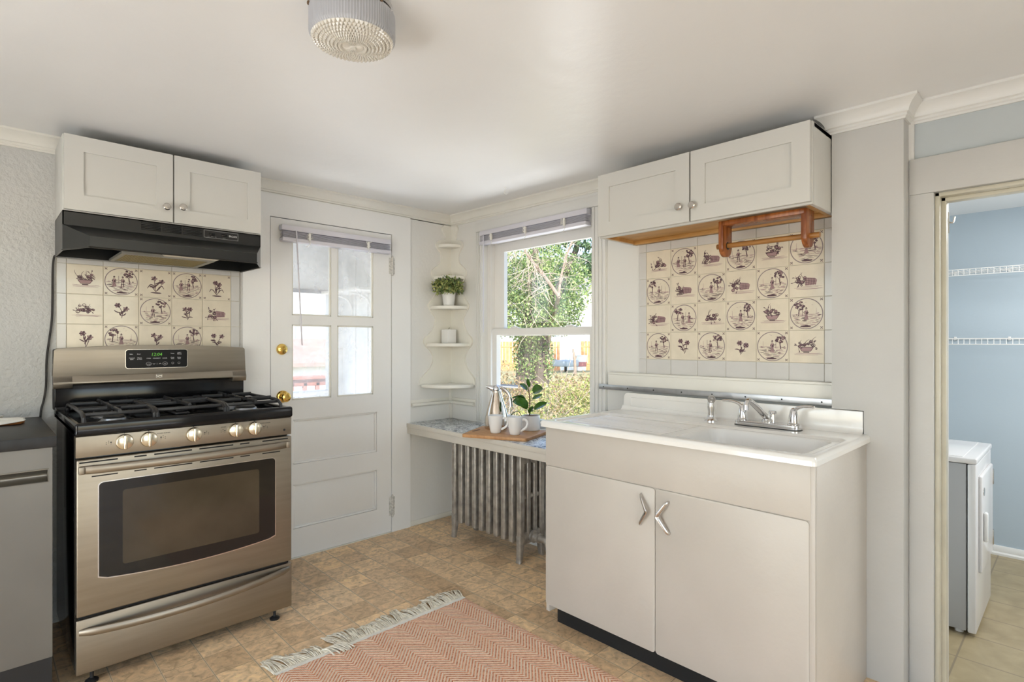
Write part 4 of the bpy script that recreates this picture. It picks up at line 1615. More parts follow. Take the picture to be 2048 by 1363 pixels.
MB().prism(rrect(0.489, 1.0985, 0.742, 1.1875, 0.012), 'y', 3.0432, 3.046).build('display_bezel', M_nickel, bgo)
MB().prism(rrect(0.4915, 1.101, 0.7395, 1.185, 0.010), 'y', 3.0424, 3.046).build('display_panel', mat('display_black', (0.006, 0.006, 0.007), 0.3, spec=0.2), bgo)
yt = 3.0421
tb = MB()
add_text(tb, '12:04', 0.0215, (0.612, yt, 1.1625), (1, 0, 0), (0, 0, 1), sx=0.95, shear=0.12)
tb.build('clock_digits', M_led, bgo, weld=False)
tb = MB()
for x, z, s_ in ((0.512, 1.165, 'Bake'), (0.541, 1.165, 'Broil'), (0.514, 1.1475, 'Convect'), (0.514, 1.1415, 'Bake'), (0.544, 1.1475, 'Warm'),
                 (0.544, 1.1415, '& Hold'), (0.677, 1.167, 'Timer'), (0.706, 1.170, 'Add 1'), (0.706, 1.164, 'Minute'), (0.677, 1.1475, 'Cook'),
                 (0.677, 1.1415, 'Time'), (0.705, 1.1475, 'Delay'), (0.705, 1.1415, 'Start'), (0.580, 1.1445, 'OVEN'), (0.612, 1.1445, 'CONVECT'), (0.645, 1.1445, 'COOK')):
    add_text(tb, s_, 0.0066, (x, yt, z), (1, 0, 0), (0, 0, 1))
for x, s_ in ((0.580, 'START'), (0.646, 'STOP')):
    add_text(tb, s_, 0.0046, (x, yt, 1.1175), (1, 0, 0), (0, 0, 1))
    for k in range(20):
        a, c = 2 * PI * k / 20, 2 * PI * (k + 1) / 20
        tb.poly([(x + .0105 * math.cos(a), yt, 1.119 + .0085 * math.sin(a)), (x + .0105 * math.cos(c), yt, 1.119 + .0085 * math.sin(c)),
                 (x + .0098 * math.cos(c), yt, 1.119 + .0078 * math.sin(c)), (x + .0098 * math.cos(a), yt, 1.119 + .0078 * math.sin(a))])
for x, d in ((0.601, -1), (0.626, 1)):
    tb.tube([(x - .0045, yt, 1.119 - d * .0015), (x, yt, 1.119 + d * .0022), (x + .0045, yt, 1.119 - d * .0015)], 0.0006, 5)
tb.box(0.6133, yt - .0002, 1.1155, 0.6139, yt, 1.1225)
for x in (0.678, 0.704):
    for k in range(16):
        a, c = 2 * PI * k / 16, 2 * PI * (k + 1) / 16
        tb.poly([(x + .0052 * math.cos(a), yt, 1.121 + .0048 * math.sin(a)), (x + .0052 * math.cos(c), yt, 1.121 + .0048 * math.sin(c)),
                 (x + .0046 * math.cos(c), yt, 1.121 + .0042 * math.sin(c)), (x + .0046 * math.cos(a), yt, 1.121 + .0042 * math.sin(a))])
tb.build('button_lettering', M_txtw, bgo, weld=False)
# square emblem with waves on the lip
eb = MB().box(0.6075, 3.0345, 1.044, 0.6325, 3.0395, 1.0695)
eb.m(1)
for zz, hh in ((1.0655, .0030), (1.0575, .0026), (1.0515, .0022), (1.0465, .0018)):
    n = 8
    for k in range(n):
        xa, xb_ = 0.609 + .022 * k / n, 0.609 + .022 * (k + 1) / n
        f = lambda x: 0 if zz > 1.06 else .0022 * math.sin((x - .609) / .022 * 2 * PI * .8)
        eb.poly([(xa, 3.0342, zz + f(xa)), (xb_, 3.0342, zz + f(xb_)), (xb_, 3.0342, zz + hh + f(xb_)), (xa, 3.0342, zz + hh + f(xa))])
eb.build('emblem', [M_nickel, M_txtb], bgo, weld=False)

# knob panel
MB().prism([(2.452, 0.8135), (2.449, 0.888), (2.50, 0.888), (2.50, 0.8135)], 'x', sx0, sx1, 0.0015).build('knob_panel', M_steel, R)
for x in (0.391, 0.467, 0.618, 0.7725, 0.8475):
    kb = MB().lathe([(0.028, 0), (0.0285, 0.003), (0.0275, 0.012), (0.0262, 0.016), (0.024, 0.0175), (0.001, 0.0175)], (x, 2.4505, 0.8565), 32, (0, -1, 0))
    kn = kb.build('knob', M_knob, R)
    MB().box(x - 0.0055, 2.4215, 0.8300, x + 0.0055, 2.4345, 0.8830, 0.004, 3).build('grip', M_knob, kn)
for x in (0.391, 0.467, 0.618, 0.7725, 0.8475):
    tb = MB()
    tb.box(x - 0.0014, 2.4488, 0.8858, x + 0.0014, 2.4494, 0.8895)
    sgn = -1 if x in (0.391, 0.7725) else 1
    for k in range(3):
        xx = x + sgn * (0.040 + 0.007 * k)
        zz = 0.8585 + (0.005 if k == 1 else 0.0)
        rr = 0.0026 if k == 0 else 0.0014
        tb.lathe([(rr, 0), (rr, 0.0004)], (xx, 2.4497, zz), 10, (0, -1, 0))
        tb.lathe([(0.0013, 0), (0.0013, 0.0004)], (xx, 2.4497, zz - .006), 8, (0, -1, 0))
    s_ = {0.467: (0.516, 'POWER BURNER'), 0.7725: (0.727, 'SIMMER'), 0.8475: (0.893, 'POWER BURNER')}.get(x)
    if s_:
        add_text(tb, s_[1], 0.0058, (s_[0], 2.4492, 0.8735), (1, 0, 0), (0, 0, 1))
    tb.build('burner_mark', M_txtb, R, weld=False)
MB().lathe([(0.005, 0), (0.005, 0.0006)], (0.975, 2.4515, 0.835), 16, (0, -1, 0)).build('round_badge', M_blackm, R)

# oven door
b = MB().box(sx0 + 0.002, 2.452, 0.253, sx1 + 0.002, 2.490, 0.806, 0.005, 3)
od = b.build('oven_door', M_steel, R)


def win_outline(x0, x1, z0, z1, sag, r=0.014):
    out = []
    for (cx, cz, a0) in ((x1 - r, z1 - r, 0), (x0 + r, z1 - r, PI / 2)):
        for k in range(6):
            a = a0 + PI / 2 * k / 5
            out.append((cx + r * math.cos(a), cz + r * math.sin(a)))
    for k in range(25):
        q = k / 24
        out.append((x0 + q * (x1 - x0), z0 - sag * 4 * q * (1 - q) + (0.006 if k in (0, 24) else 0)))
    return out


MB().prism(win_outline(0.3125, 0.9385, 0.374, 0.7215, 0.020, 0.017), 'y', 2.4508, 2.456).build('window_rim', M_chrome2, od)
MB().prism(win_outline(0.316, 0.935, 0.378, 0.718, 0.020), 'y', 2.4500, 2.456).build('outer_glass', mat('black_oven_glass', (0.012, 0.011, 0.010), 0.06, spec=0.45), od)
MB().prism(rrect(0.386, 0.409, 0.868, 0.681, 0.010), 'y', 2.4496, 2.452).build('inner_window', mat('brown_oven_glass', (0.060, 0.046, 0.030), 0.07, spec=0.45, var=0.35, vscale=4), od)
sb = MB()
for a, c in ((0.260, 0.372), (0.422, 0.461), (0.485, 0.613), (0.639, 0.765), (0.792, 0.829), (0.882, 0.991)):
    sb.box(a, 2.4512, 0.7935, c, 2.454, 0.7985)
for a, c in ((0.295, 0.372), (0.422, 0.461), (0.485, 0.614), (0.641, 0.766), (0.793, 0.831), (0.882, 0.957)):
    sb.box(a, 2.4512, 0.7415, c, 2.454, 0.7455)
sb.build('vent_slots', M_dark, od)
hb = MB()
npt = 24
for k in range(npt):
    def sec(q):
        x = 0.262 + q * 0.728
        e = min(q, 1 - q)
        bow = 0.016 + 0.026 * (1 - (2 * q - 1) ** 2)
        return x, 2.452 - bow * min(1.0, 0.35 + e * 12)
    xa, ya = sec(k / npt)
    xc, yc = sec((k + 1) / npt)
    for (z0, z1, o0, o1) in ((0.7555, 0.7595, .004, 0), (0.7595, 0.7805, 0, 0), (0.7805, 0.7845, 0, .004)):
        hb.poly([(xa, ya + o0, z0), (xc, yc + o0, z0), (xc, yc + o1, z1), (xa, ya + o1, z1)])
    hb.poly([(xa, ya + .004, .7845), (xc, yc + .004, .7845), (xc, yc + .014, .7845), (xa, ya + .014, .7845)])
    hb.poly([(xa, ya + .004, .7555), (xc, yc + .004, .7555), (xc, yc + .014, .7555), (xa, ya + .014, .7555)])
for x in (0.262, 0.984):
    hb.box(x - .004, 2.436, .7565, x + .012, 2.453, .7835, .002)
hb.build('handle', M_steel, od, recalc=True, smooth=50)

# storage drawer with a bowed pull
dr = MB().box(sx0 + 0.002, 2.462, 0.046, 1.013, 2.500, 0.240, 0.004, 3).build('drawer', M_steel, R)
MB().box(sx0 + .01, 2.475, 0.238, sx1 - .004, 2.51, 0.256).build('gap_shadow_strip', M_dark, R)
hp = []
for k in range(25):
    q = k / 24
    hp.append((0.262 + q * 0.738, 2.463 - 0.060 * (1 - (2 * q - 1) ** 2) ** 0.8, 0.206 + 0.010 * (2 * q - 1) - 0.004 * (1 - (2 * q - 1) ** 2)))
MB().tube(hp, [0.006 if k in (0, 24) else 0.0085 for k in range(25)], 12, flat=1.75).build('drawer_pull', M_steel, dr)
for x in (0.30, 0.948):
    for y in (2.49, 3.03):
        MB().lathe([(0.020, 0.0), (0.021, 0.006), (0.012, 0.012), (0.006, 0.014), (0.006, 0.06)], (x, y, 0), 16).build('leveling_foot', M_blackm, R)

# ------------------------------------------------------------------ dishwasher, counter, and what lies on it
t = thing('dishwasher', 'stainless steel dishwasher under the black counter left of the stove', 'dishwasher', (-0.11, 2.75, 0))
MB().box(-0.405, 2.486, 0.02, 0.183, 3.08, 0.855, 0.002).build('tub_case', M_blackm, t)
b = MB().plate('y', 2.458, 2.486, (-0.410, 0.146, 0.188, 0.861), [(-0.36, 0.7465, 0.176, 0.790)])
dw = b.build('door', M_steeld, t)
b = MB().surf(lambda u, v: (-0.36 + .536 * u, 2.459 + 0.024 * math.sin(PI * min(1, v * 1.15)) ** .7, 0.7465 + v * 0.0435), 2, 14)
b.box(-0.362, 2.457, 0.7445, 0.178, 2.461, 0.7475, 0.001)
b.box(-0.362, 2.457, 0.789, 0.178, 2.461, 0.792, 0.001)
b.box(0.1755, 2.457, 0.7445, 0.178, 2.461, 0.792, 0.001)
b.build('recessed_handle', mat('dark_handle_steel', (0.20, 0.19, 0.17), 0.35, 1.0), dw)
MB().box(-0.405, 2.470, 0.0, 0.188, 2.49, 0.142).build('kick_plate', M_blackm, t)
bc_ = thing('base_cabinet', 'white base cabinet under the black counter left of the dishwasher', 'cabinet', (-1.0, 2.78, 0))
MB().box(-1.598, 2.48, 0.10, -0.43, 3.10, 0.862).build('carcass', M_cab, bc_)
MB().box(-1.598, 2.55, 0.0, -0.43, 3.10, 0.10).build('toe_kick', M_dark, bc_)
for xa_ in (-1.59, -1.01):
    MB().box(xa_, 2.462, 0.12, xa_ + .565, 2.479, 0.85, .003).build('door', M_cab, bc_)
t = tag(MB().box(-1.598, 2.438, 0.864, 0.199, 3.118, 0.902, 0.003).build('countertop', M_counter),
        'black laminate countertop over the dishwasher left of the stove', 'countertop')
pts = [(-0.36, 2.865), (0.10, 2.875)]
for k in range(9):
    a = -PI / 2 + PI * k / 8
    pts.append((0.118 + 0.022 * math.cos(a), 2.935 + 0.055 * math.sin(a)))
pts += [(0.10, 2.99), (-0.36, 2.995)]
tag(MB().prism(pts, 'z', 0.9023, 0.917, 0.003).build('serving_board', M_board2), 'orange brown wooden board lying on the black counter', 'board')
b = MB()


def clothf(u, v):
    x = -0.34 + 0.48 * u - 0.02 * v
    y = 2.805 + 0.115 * v + 0.055 * u
    z = 0.9185 + 0.012 * math.sin(PI * v) ** 2 * (0.5 + 0.5 * math.sin(9 * u + 3 * v)) + 0.004 * math.sin(14 * v + 5 * u)
    if y < 2.872:
        z = 0.9035 + (z - 0.9185) * .8 + (0.0 if y < 2.846 else min(1.0, (y - 2.846) / .014) * 0.0155)
    if y > 2.860:
        z = max(z, 0.9192)
    return (x, y, max(z, 0.9035))


b.surf(clothf, 60, 30)
b.surf(lambda u, v: (lambda p: (p[0] - .03 + .02 * v, p[1] + .012, p[2] + .007 + .006 * math.sin(3 + 7 * u) ** 2))(clothf(u * .93, .25 + v * .6)), 50, 16)
o = b.build('dish_towel', M_cloth, None, weld=False, recalc=False, smooth=80)
sm = o.modifiers.new('thickness', 'SOLIDIFY')
sm.thickness = 0.0022
sm.offset = 1
tag(o, 'crumpled white dish towel on the board at the counter end', 'towel')

# ------------------------------------------------------------------ bench with speckled top and the radiator below
t = thing('window_bench', 'cream painted bench with speckled laminate top under the window', 'bench', (2.23, 2.38, 0.64))
MB().box(2.046, 1.63, 0.670, 2.413, 3.117, 0.688, 0.001).build('laminate_top', M_lam, t)
b = MB().box(2.034, 1.63, 0.662, 2.047, 3.103, 0.6885, 0.002)
b.box(2.038, 1.63, 0.622, 2.055, 3.103, 0.6615, 0.002)
b.box(2.05, 1.63, 0.640, 2.413, 3.117, 0.669)
b.build('apron', M_bench, t)

RD = thing('cast_iron_radiator', 'old silver painted cast iron radiator under the bench', 'radiator', (2.26, 2.45, 0))


def radiator_section(y, feet):
    w = 0.0185
    m_ = MB()
    cols = (2.168, 2.221, 2.274, 2.327)
    for i, x in enumerate(cols):
        r = 0.0185 if i in (0, 3) else 0.0145
        z0 = 0.10 if i in (0, 3) else 0.115
        m_.box(x - r, y - w, z0, x + r, y + w, 0.595, 0.009, 3)
    for z0, z1, ww in ((0.098, 0.165, .016), (0.345, 0.375, .010), (0.545, 0.600, .016)):
        m_.box(2.158, y - ww, z0, 2.337, y + ww, z1, 0.009, 3)
    # web between the tubes leaves the long slots open
    m_.tube([(2.245, y - .033, 0.135), (2.245, y + .033, 0.135)], 0.020, 12)
    m_.tube([(2.245, y - .033, 0.565), (2.245, y + .033, 0.565)], 0.020, 12)
    if feet:
        for x, s_ in ((2.168, -1), (2.327, 1)):
            m_.prism([(x - .020, .150), (x + .020, .150), (x + .012 + s_ * .004, .06), (x + .011 + s_ * .011, .012), (x + .013 + s_ * .014, 0.0), (x - .011 + s_ * .014, 0.0), (x - .011 + s_ * .009, .012), (x - .014 + s_ * .004, .06)],
                     'y', y - w * .95, y + w * .95, 0.004)
    return m_


for k in range(10):
    radiator_section(2.757 - k * 0.0645, k in (0, 9)).build('section', M_rad, RD)
yv = 2.757 - 9 * 0.0645 - 0.0185
vb = MB().lathe([(0.030, 0), (0.034, 0.004), (0.034, 0.016), (0.026, 0.020), (0.022, 0.036), (0.027, 0.038), (0.027, 0.052), (0.016, 0.055), (0.016, 0.08)], (2.245, yv, 0.135), 20, (0, -1, 0))
vv = vb.build('valve', M_rad, RD)
pp = smooth_path([(2.245, yv - .075, .135), (2.245, yv - .10, .134), (2.245, yv - .118, .118), (2.245, yv - .12, .09)], 5)
MB().tube(pp, 0.021, 14).build('elbow', M_rad, RD)
MB().tube([(2.245, yv - .12, .095), (2.245, yv - .12, 0.0)], 0.015, 14).lathe([(0.022, .09), (0.022, .108)], (2.245, yv - .12, 0), 16).build('supply_pipe', M_rad, RD)

# ------------------------------------------------------------------ corner shelf
CS = thing('corner_shelf', 'white scalloped corner shelf unit with five quarter round shelves', 'shelf', (2.40, 3.10, 0.92))
OUT = [(0.066, 2.046), (0.088, 2.008), (0.082, 1.985), (0.066, 1.965), (0.070, 1.934), (0.128, 1.915), (0.139, 1.876), (0.101, 1.833), (0.098, 1.785),
       (0.118, 1.756), (0.168, 1.719), (0.179, 1.687), (0.160, 1.652), (0.115, 1.604), (0.122, 1.575), (0.185, 1.500), (0.204, 1.461), (0.150, 1.390),
       (0.146, 1.361), (0.178, 1.295), (0.235, 1.247), (0.236, 1.204), (0.184, 1.156), (0.166, 1.101), (0.192, 1.043), (0.266, 0.975), (0.276, 0.934)]
sp = smooth_path([(w_, 0, z_) for w_, z_ in OUT], 5)
prof = [(0.0, 2.036)] + [(p.x, min(p.z, 2.038)) for p in sp if p.z < 2.04] + [(0.0, 0.930)]
MB().prism([(2.413 - w_, z_) for w_, z_ in prof], 'y', 3.100, 3.113, 0.0).build('scalloped_side', M_trim, CS)
MB().prism([(3.119 - w_, z_) for w_, z_ in prof], 'x', 2.400, 2.413, 0.0).build('scalloped_side', M_trim, CS)
for z_, w_ in ((1.893, .112), (1.672, .150), (1.466, .184), (1.213, .214), (0.938, .252)):
    pts = [(2.402, 3.107)] + [(2.402 - w_ * math.sin(a) ** .8, 3.107 - w_ * math.cos(a) ** .8) for a in [PI / 2 * k / 20 for k in range(21)]]
    MB().prism(pts, 'z', z_ - 0.022, z_, 0.003).build('quarter_round_shelf', M_trim, CS)

# things on the corner shelf
t = thing('potted_plant', 'small leafy plant in a white pot on the corner shelf', 'plant', (2.325, 3.03, 1.4665))
MB().lathe([(0.001, 0), (0.036, 0), (0.047, 0.090), (0.044, 0.090), (0.040, 0.078), (0.001, 0.078)], (2.325, 3.03, 1.4665), 32).build('pot', M_potwhite, t)
MB().lathe([(0.001, 0.0), (0.0405, 0.0), (0.0405, .002), (.001, .003)], (2.325, 3.03, 1.545), 20).build('soil', M_soil, t)
rr = random.Random(5)


def leaf_quads(n, fn, size, rnd, lens=1.6, fold=0.25):
    """n small leaves: pairs of folded quads, each its own island; returns a mesh"""
    V, Fc = [], []
    for i in range(n):
        p = fn(rnd)
        s_ = size * rnd.uniform(.6, 1.35)
        d = Vector((rnd.gauss(0, 1), rnd.gauss(0, 1), rnd.gauss(0, 1))).normalized()
        e = d.cross(Vector((rnd.gauss(0, 1), rnd.gauss(0, 1), rnd.gauss(0, 1)))).normalized()
        f = d.cross(e)
        a = Vector(p)
        tip = a + d * s_ * lens
        mid = a + d * s_ * lens * .5
        l_ = mid + e * s_ * .5 + f * s_ * fold
        r_ = mid - e * s_ * .5 + f * s_ * fold
        k = len(V)
        V += [a, l_, tip, r_]
        Fc += [(k, k + 1, k + 2), (k, k + 2, k + 3)]
    return V, Fc


def leaf_obj(name, V, Fc, m, parent=None):
    me = bpy.data.meshes.new(name)
    off = wloc(parent) if parent else Vector((0, 0, 0))
    me.from_pydata([tuple(v - off) for v in V], [], Fc)
    me.materials.append(m)
    o = bpy.data.objects.new(name, me)
    COL.objects.link(o)
    if parent:
        o.parent = parent
    return o


def small_leaf(r):
    while True:
        a = r.uniform(0, 2 * PI)
        q = math.sqrt(r.random())
        x = 2.306 + 0.104 * q * math.cos(a)
        y = 3.012 + 0.100 * q * math.sin(a)
        if x < 2.385 and y < 3.092:
            return (x, y, 1.548 + 0.112 * r.random() ** .8 * (1.1 - .45 * q * q))


V, Fc = leaf_quads(900, small_leaf, 0.0135, rr, 1.5)
leaf_obj('foliage', V, Fc, M_small, t)
sb = MB()
for k in range(26):
    a, q = rr.uniform(0, 2 * PI), rr.uniform(.3, 1)
    sb.tube([(2.325 + .02 * math.cos(a), 3.03 + .02 * math.sin(a), 1.545), (min(2.325 + .062 * q * math.cos(a), 2.385), min(3.03 + .058 * q * math.sin(a), 3.09), 1.60 + rr.uniform(0, .04))], 0.0012, 4)
sb.build('stems', M_stem, t)
t = thing('square_candle', 'square white candle standing on the corner shelf', 'candle', (2.325, 3.03, 1.2135))
ob = MB()
for (c, sz) in (((2.325, 3.03), 0.036),):
    pts = [(c[0] + sz * 1.414 * math.cos(PI / 4 + k * PI / 2 + 0.0), c[1] + sz * 1.414 * math.sin(PI / 4 + k * PI / 2)) for k in range(4)]
    ob.prism(pts, 'z', 1.2137, 1.3065, 0.003)
ob.build('wax', M_candle, t)
MB().tube([(2.325, 3.03, 1.306), (2.326, 3.029, 1.316), (2.330, 3.027, 1.319)], 0.0016, 6).build('wick', M_blackm, t)

# ------------------------------------------------------------------ board, carafe, mugs and rubber plant on the bench
bp_ = [Vector((1.955, 2.432)), Vector((2.112, 2.078)), Vector((2.397, 2.172)), Vector((2.245, 2.585))]
b = MB()
rp = []
for i in range(4):
    p, pa, pb_ = bp_[i], bp_[i - 1], bp_[(i + 1) % 4]
    va, vb_ = (pa - p).normalized(), (pb_ - p).normalized()
    for k in range(5):
        q = k / 4
        rp.append(p + va * .016 * (1 - q) ** 2 + vb_ * .016 * q ** 2)
b.prism([(p.x, p.y) for p in rp], 'z', 0.6885, 0.7065, 0.002)
t = thing('cutting_board', 'light bamboo cutting board on the speckled bench top', 'cutting board', (2.14, 2.30, 0.6885))
b.build('board', M_board, t)
gv = Vector((2.095, 2.470))
dv = Vector((0.55, 0.18)).normalized()
pts = []
for s_, q0 in ((1, -PI / 2), (-1, PI / 2)):
    for k in range(9):
        a = q0 + PI * k / 8
        c = gv + dv * .030 * s_
        nx = Vector((-dv.y, dv.x))
        pts.append(c + (dv * math.cos(a) + nx * math.sin(a)) * .009)
MB().prism([(p.x, p.y) for p in pts], 'z', 0.7062, 0.7067).build('grip_slot', mat('dark_wood_slot', (0.12, 0.05, 0.02), .6), t)

ZB = 0.7068
t = thing('thermal_carafe', 'polished steel thermal carafe on the cutting board by the window', 'carafe', (2.232, 2.448, ZB))
cc = (2.232, 2.448, ZB)
MB().lathe([(0.001, 0), (0.066, 0), (0.0695, 0.006), (0.069, 0.03), (0.064, 0.07), (0.053, 0.115), (0.040, 0.160), (0.030, 0.195), (0.0245, 0.215),
            (0.0235, 0.222), (0.0245, 0.228), (0.001, 0.229)], cc, 48).build('body', M_carafe, t)
fw = Vector((-0.719, 0.695, 0))                                        # the spout points to the left of the picture
lid = MB().lathe([(0.025, 0.224), (0.027, 0.232), (0.026, 0.243), (0.020, 0.252), (0.012, 0.257), (0.001, 0.258)], cc, 32)
p0 = Vector(cc) + Vector((0, 0, 0.232))
lid.tube([p0 - fw * .002, p0 + fw * .022 + Vector((0, 0, .006)), p0 + fw * .042 + Vector((0, 0, .014)), p0 + fw * .060 + Vector((0, 0, .016))], [0.022, 0.018, 0.012, 0.006], 16)
lid.tube([p0 - fw * .0 + Vector((0, 0, .018)), p0 - fw * .03 + Vector((0, 0, .012))], [0.012, 0.010], 12)
lid.build('spout_lid', M_chrome, t)
hp = [p0 - fw * .012 + Vector((0, 0, .010)), p0 - fw * .040 + Vector((0, 0, .006)), p0 - fw * .068 + Vector((0, 0, -.018)), p0 - fw * .085 + Vector((0, 0, -.055)), p0 - fw * .090 + Vector((0, 0, -.105))]
MB().tube(smooth_path(hp, 6), 0.0065, 10, flat=1.6).build('handle', M_chrome, t)
sp_ = [p0 - fw * .020 + Vector((0, 0, .002)), p0 - fw * .034 + Vector((0, 0, -.06)), p0 - fw * .055 + Vector((0, 0, -.13)), p0 - fw * .0655 + Vector((0, 0, -.165))]
MB().tube(smooth_path(sp_, 5), 0.0075, 8, flat=1.2).build('rear_strap', M_chrome, t)


def mug(x, y, label, ang):
    t = thing('mug', label, 'mug', (x, y, ZB), 'white mugs on the cutting board')
    c = (x, y, ZB)
    MB().lathe([(0.001, 0.0), (0.026, 0.0), (0.029, 0.004), (0.033, 0.020), (0.0385, 0.055), (0.0425, 0.094), (0.0432, 0.099), (0.0415, 0.0995),
                (0.0400, 0.094), (0.036, 0.055), (0.030, 0.012), (0.001, 0.008)], c, 40).build('cup', M_white, t)
    d = Vector((math.cos(ang), math.sin(ang), 0))
    o = Vector(c)
    pts = [o + d * .037 + Vector((0, 0, .082)), o + d * .056 + Vector((0, 0, .084)), o + d * .069 + Vector((0, 0, .068)), o + d * .067 + Vector((0, 0, .047)), o + d * .052 + Vector((0, 0, .030)), o + d * .032 + Vector((0, 0, .020))]
    MB().tube(smooth_path(pts, 6), 0.0052, 10, flat=1.3).build('handle', M_white, t)


mug(2.122, 2.332, 'white mug on the cutting board in front of the steel carafe', math.radians(-50))
mug(2.158, 2.212, 'white mug on the cutting board in front of the rubber plant pot', math.radians(-48))

t = thing('rubber_plant', 'rubber plant with big glossy leaves in a white pot by the window', 'plant', (2.338, 2.262, ZB))
pc = (2.338, 2.262, ZB)
MB().lathe([(0.001, 0), (0.049, 0), (0.0525, 0.004), (0.0535, 0.086), (0.0505, 0.086), (0.049, 0.076), (0.001, 0.076)], pc, 40).build('pot', M_potwhite, t)
MB().lathe([(0.001, 0.074), (0.0495, 0.074), (0.047, 0.081), (0.02, 0.086), (0.001, 0.087)], pc, 30).build('soil', M_soil, t)
lat = Vector((0.719, -0.695, 0))
dep = Vector((0.695, 0.719, 0))
base = Vector(pc) + Vector((0, 0, .080)) - lat * .008
stem_pts = [base, base + Vector((0, 0, .06)) + lat * .002, base + Vector((0, 0, .12)) - lat * .000, base + Vector((0, 0, .155)) - lat * .006]
sb = MB().tube(smooth_path(stem_pts, 5), [0.0035] * 16, 8)
ste = sb.build('stem', M_stem, t)


def big_leaf(h, lx, lz, dx, ln, wd, roll, droop):
    """leaf from stem height h in lateral direction lx, rise lz, depth dx"""
    a = base + Vector((0, 0, h)) + lat * (-.003 * (h > .13))
    d = (lat * lx + Vector((0, 0, lz)) + dep * dx).normalized()
    pet = a + d * ln * .26
    side = d.cross(Vector((0, 0, 1)))
    if side.length < .05:
        side = lat.copy()
    side.normalize()
    nrm = side.cross(d).normalized()
    side, nrm = side * math.cos(roll) + nrm * math.sin(roll), nrm * math.cos(roll) - side * math.sin(roll)
    mb = MB().tube([a, a + d * ln * .14, pet], 0.0017, 6)
    nu, nv = 16, 8

    def fn(u, v):
        w = 1.25 * wd * math.sin(PI * min(1, u * .97 + .03) ** .85) ** .75 * (v - .5)
        c = pet + d * ln * .74 * u - Vector((0, 0, 1)) * droop * u * u * ln
        return c + side * w + nrm * (abs(v - .5) * 2) ** 1.3 * wd * .13
    mb.surf(fn, nu, nv)
    mb.build('leaf', M_rubber, t, smooth=60)


big_leaf(0.020, 0.75, 0.55, -0.15, 0.135, 0.050, -0.6, 0.15)
big_leaf(0.045, -0.80, 0.75, -0.35, 0.150, 0.075, 0.9, 0.35)
big_leaf(0.015, -0.45, 0.85, -0.30, 0.130, 0.040, -1.0, 0.10)
big_leaf(0.075, -0.95, 0.55, 0.15, 0.120, 0.060, -0.4, 0.25)
big_leaf(0.085, 0.70, 0.40, 0.25, 0.095, 0.035, -0.3, 0.05)
big_leaf(0.120, 0.75, 0.70, -0.35, 0.120, 0.068, -0.8, 0.30)
big_leaf(0.130, -0.55, 0.75, 0.05, 0.105, 0.040, 0.5, 0.25)
big_leaf(0.150, -0.15, 0.90, -0.25, 0.085, 0.034, 0.4, 0.10)
big_leaf(0.005, 0.15, 0.60, -0.40, 0.075, 0.032, -0.3, 0.05)

# thin dark wire loop standing behind the carafe
lp = [Vector(cc) + lat * (.055 + .155 * q) + dep * .09 + Vector((0, 0, .002 + .105 * math.sin(PI * q) ** .6)) for q in [k / 20 for k in range(21)]]
tag(MB().tube([(min(p.x, 2.388), p.y, p.z - .016) for p in lp], 0.0022, 6).build('wire_hoop', M_blackm),
    'thin dark wire hoop between the carafe and the rubber plant', 'wire')


# ------------------------------------------------------------------ sink cabinet, drainboard sink, taps
SX0, SX1, SY0, SY1 = 1.775, 2.333, 0.557, 1.628
t = thing('sink_cabinet', 'cream painted two door sink cabinet standing against the column', 'cabinet', (2.05, 1.09, 0))
b = MB().box(SX0 + 0.004, SY0, 0.0, SX1, SY0 + 0.018, 0.857, 0.001)
b.box(SX0 + 0.004, SY1 - 0.018, 0.06, SX1, SY1, 0.857, 0.001)
b.box(SX0 + 0.02, SY0 + .01, 0.088, SX1 - .004, SY1 - .01, 0.104)
b.box(SX1 - 0.010, SY0 + .01, 0.002, SX1 - .002, SY1 - .01, 0.85)
b.box(SX0 + 0.006, SY0 + .01, 0.66, SX0 + 0.0178, SY1 - .01, 0.72)
b.box(SX0 + 0.002, SY0 - 0.001, 0.088, SX0 + 0.020, SY0 + 0.0145, 0.857, 0.001)
b.build('carcass', M_sinkcab, t)
MB().box(SX0, SY0 + 0.010, 0.6915, SX0 + 0.018, SY1, 0.8555, 0.002).build('apron_panel', M_sinkcab, t)
ymid = 1.090
for y0, y1, hx in ((ymid + 0.0012, SY1, 1), (SY0 + 0.0145, ymid - 0.0012, -1)):
    pts = rrect(y0, 0.090, y1, 0.6885, 0.012)
    d = MB().prism(pts, 'x', SX0, SX0 + 0.018, 0.0015).build('door', M_sinkcab, t)
    yc = ymid + hx * 0.014
    z0 = 0.605 if hx > 0 else 0.598
    hp = [(SX0 + .001, yc + hx * .043, z0 + .053), (SX0 - .012, yc + hx * .038, z0 + .047), (SX0 - .022, yc + hx * .016, z0 + .012), (SX0 - .023, yc + hx * .010, z0 - .001),
          (SX0 - .022, yc + hx * .017, z0 - .014), (SX0 - .012, yc + hx * .042, z0 - .052), (SX0 + .001, yc + hx * .046, z0 - .058)]
    MB().tube(smooth_path(hp, 5), [0.0035 + 0.0030 * math.sin(PI * k / 30) for k in range(31)], 10, flat=1.5).build('boomerang_handle', M_chrome2, d)
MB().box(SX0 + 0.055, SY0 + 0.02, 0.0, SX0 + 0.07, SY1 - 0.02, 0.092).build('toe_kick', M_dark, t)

# porcelain sink with drainboard: one height-mapped casting
KX0, KX1, KY0, KY1, KZ = 1.752, 2.343, 0.546, 1.645, 0.884


def sstep(a, c, x):
    q = min(1.0, max(0.0, (x - a) / (c - a)))
    return q * q * (3 - 2 * q)


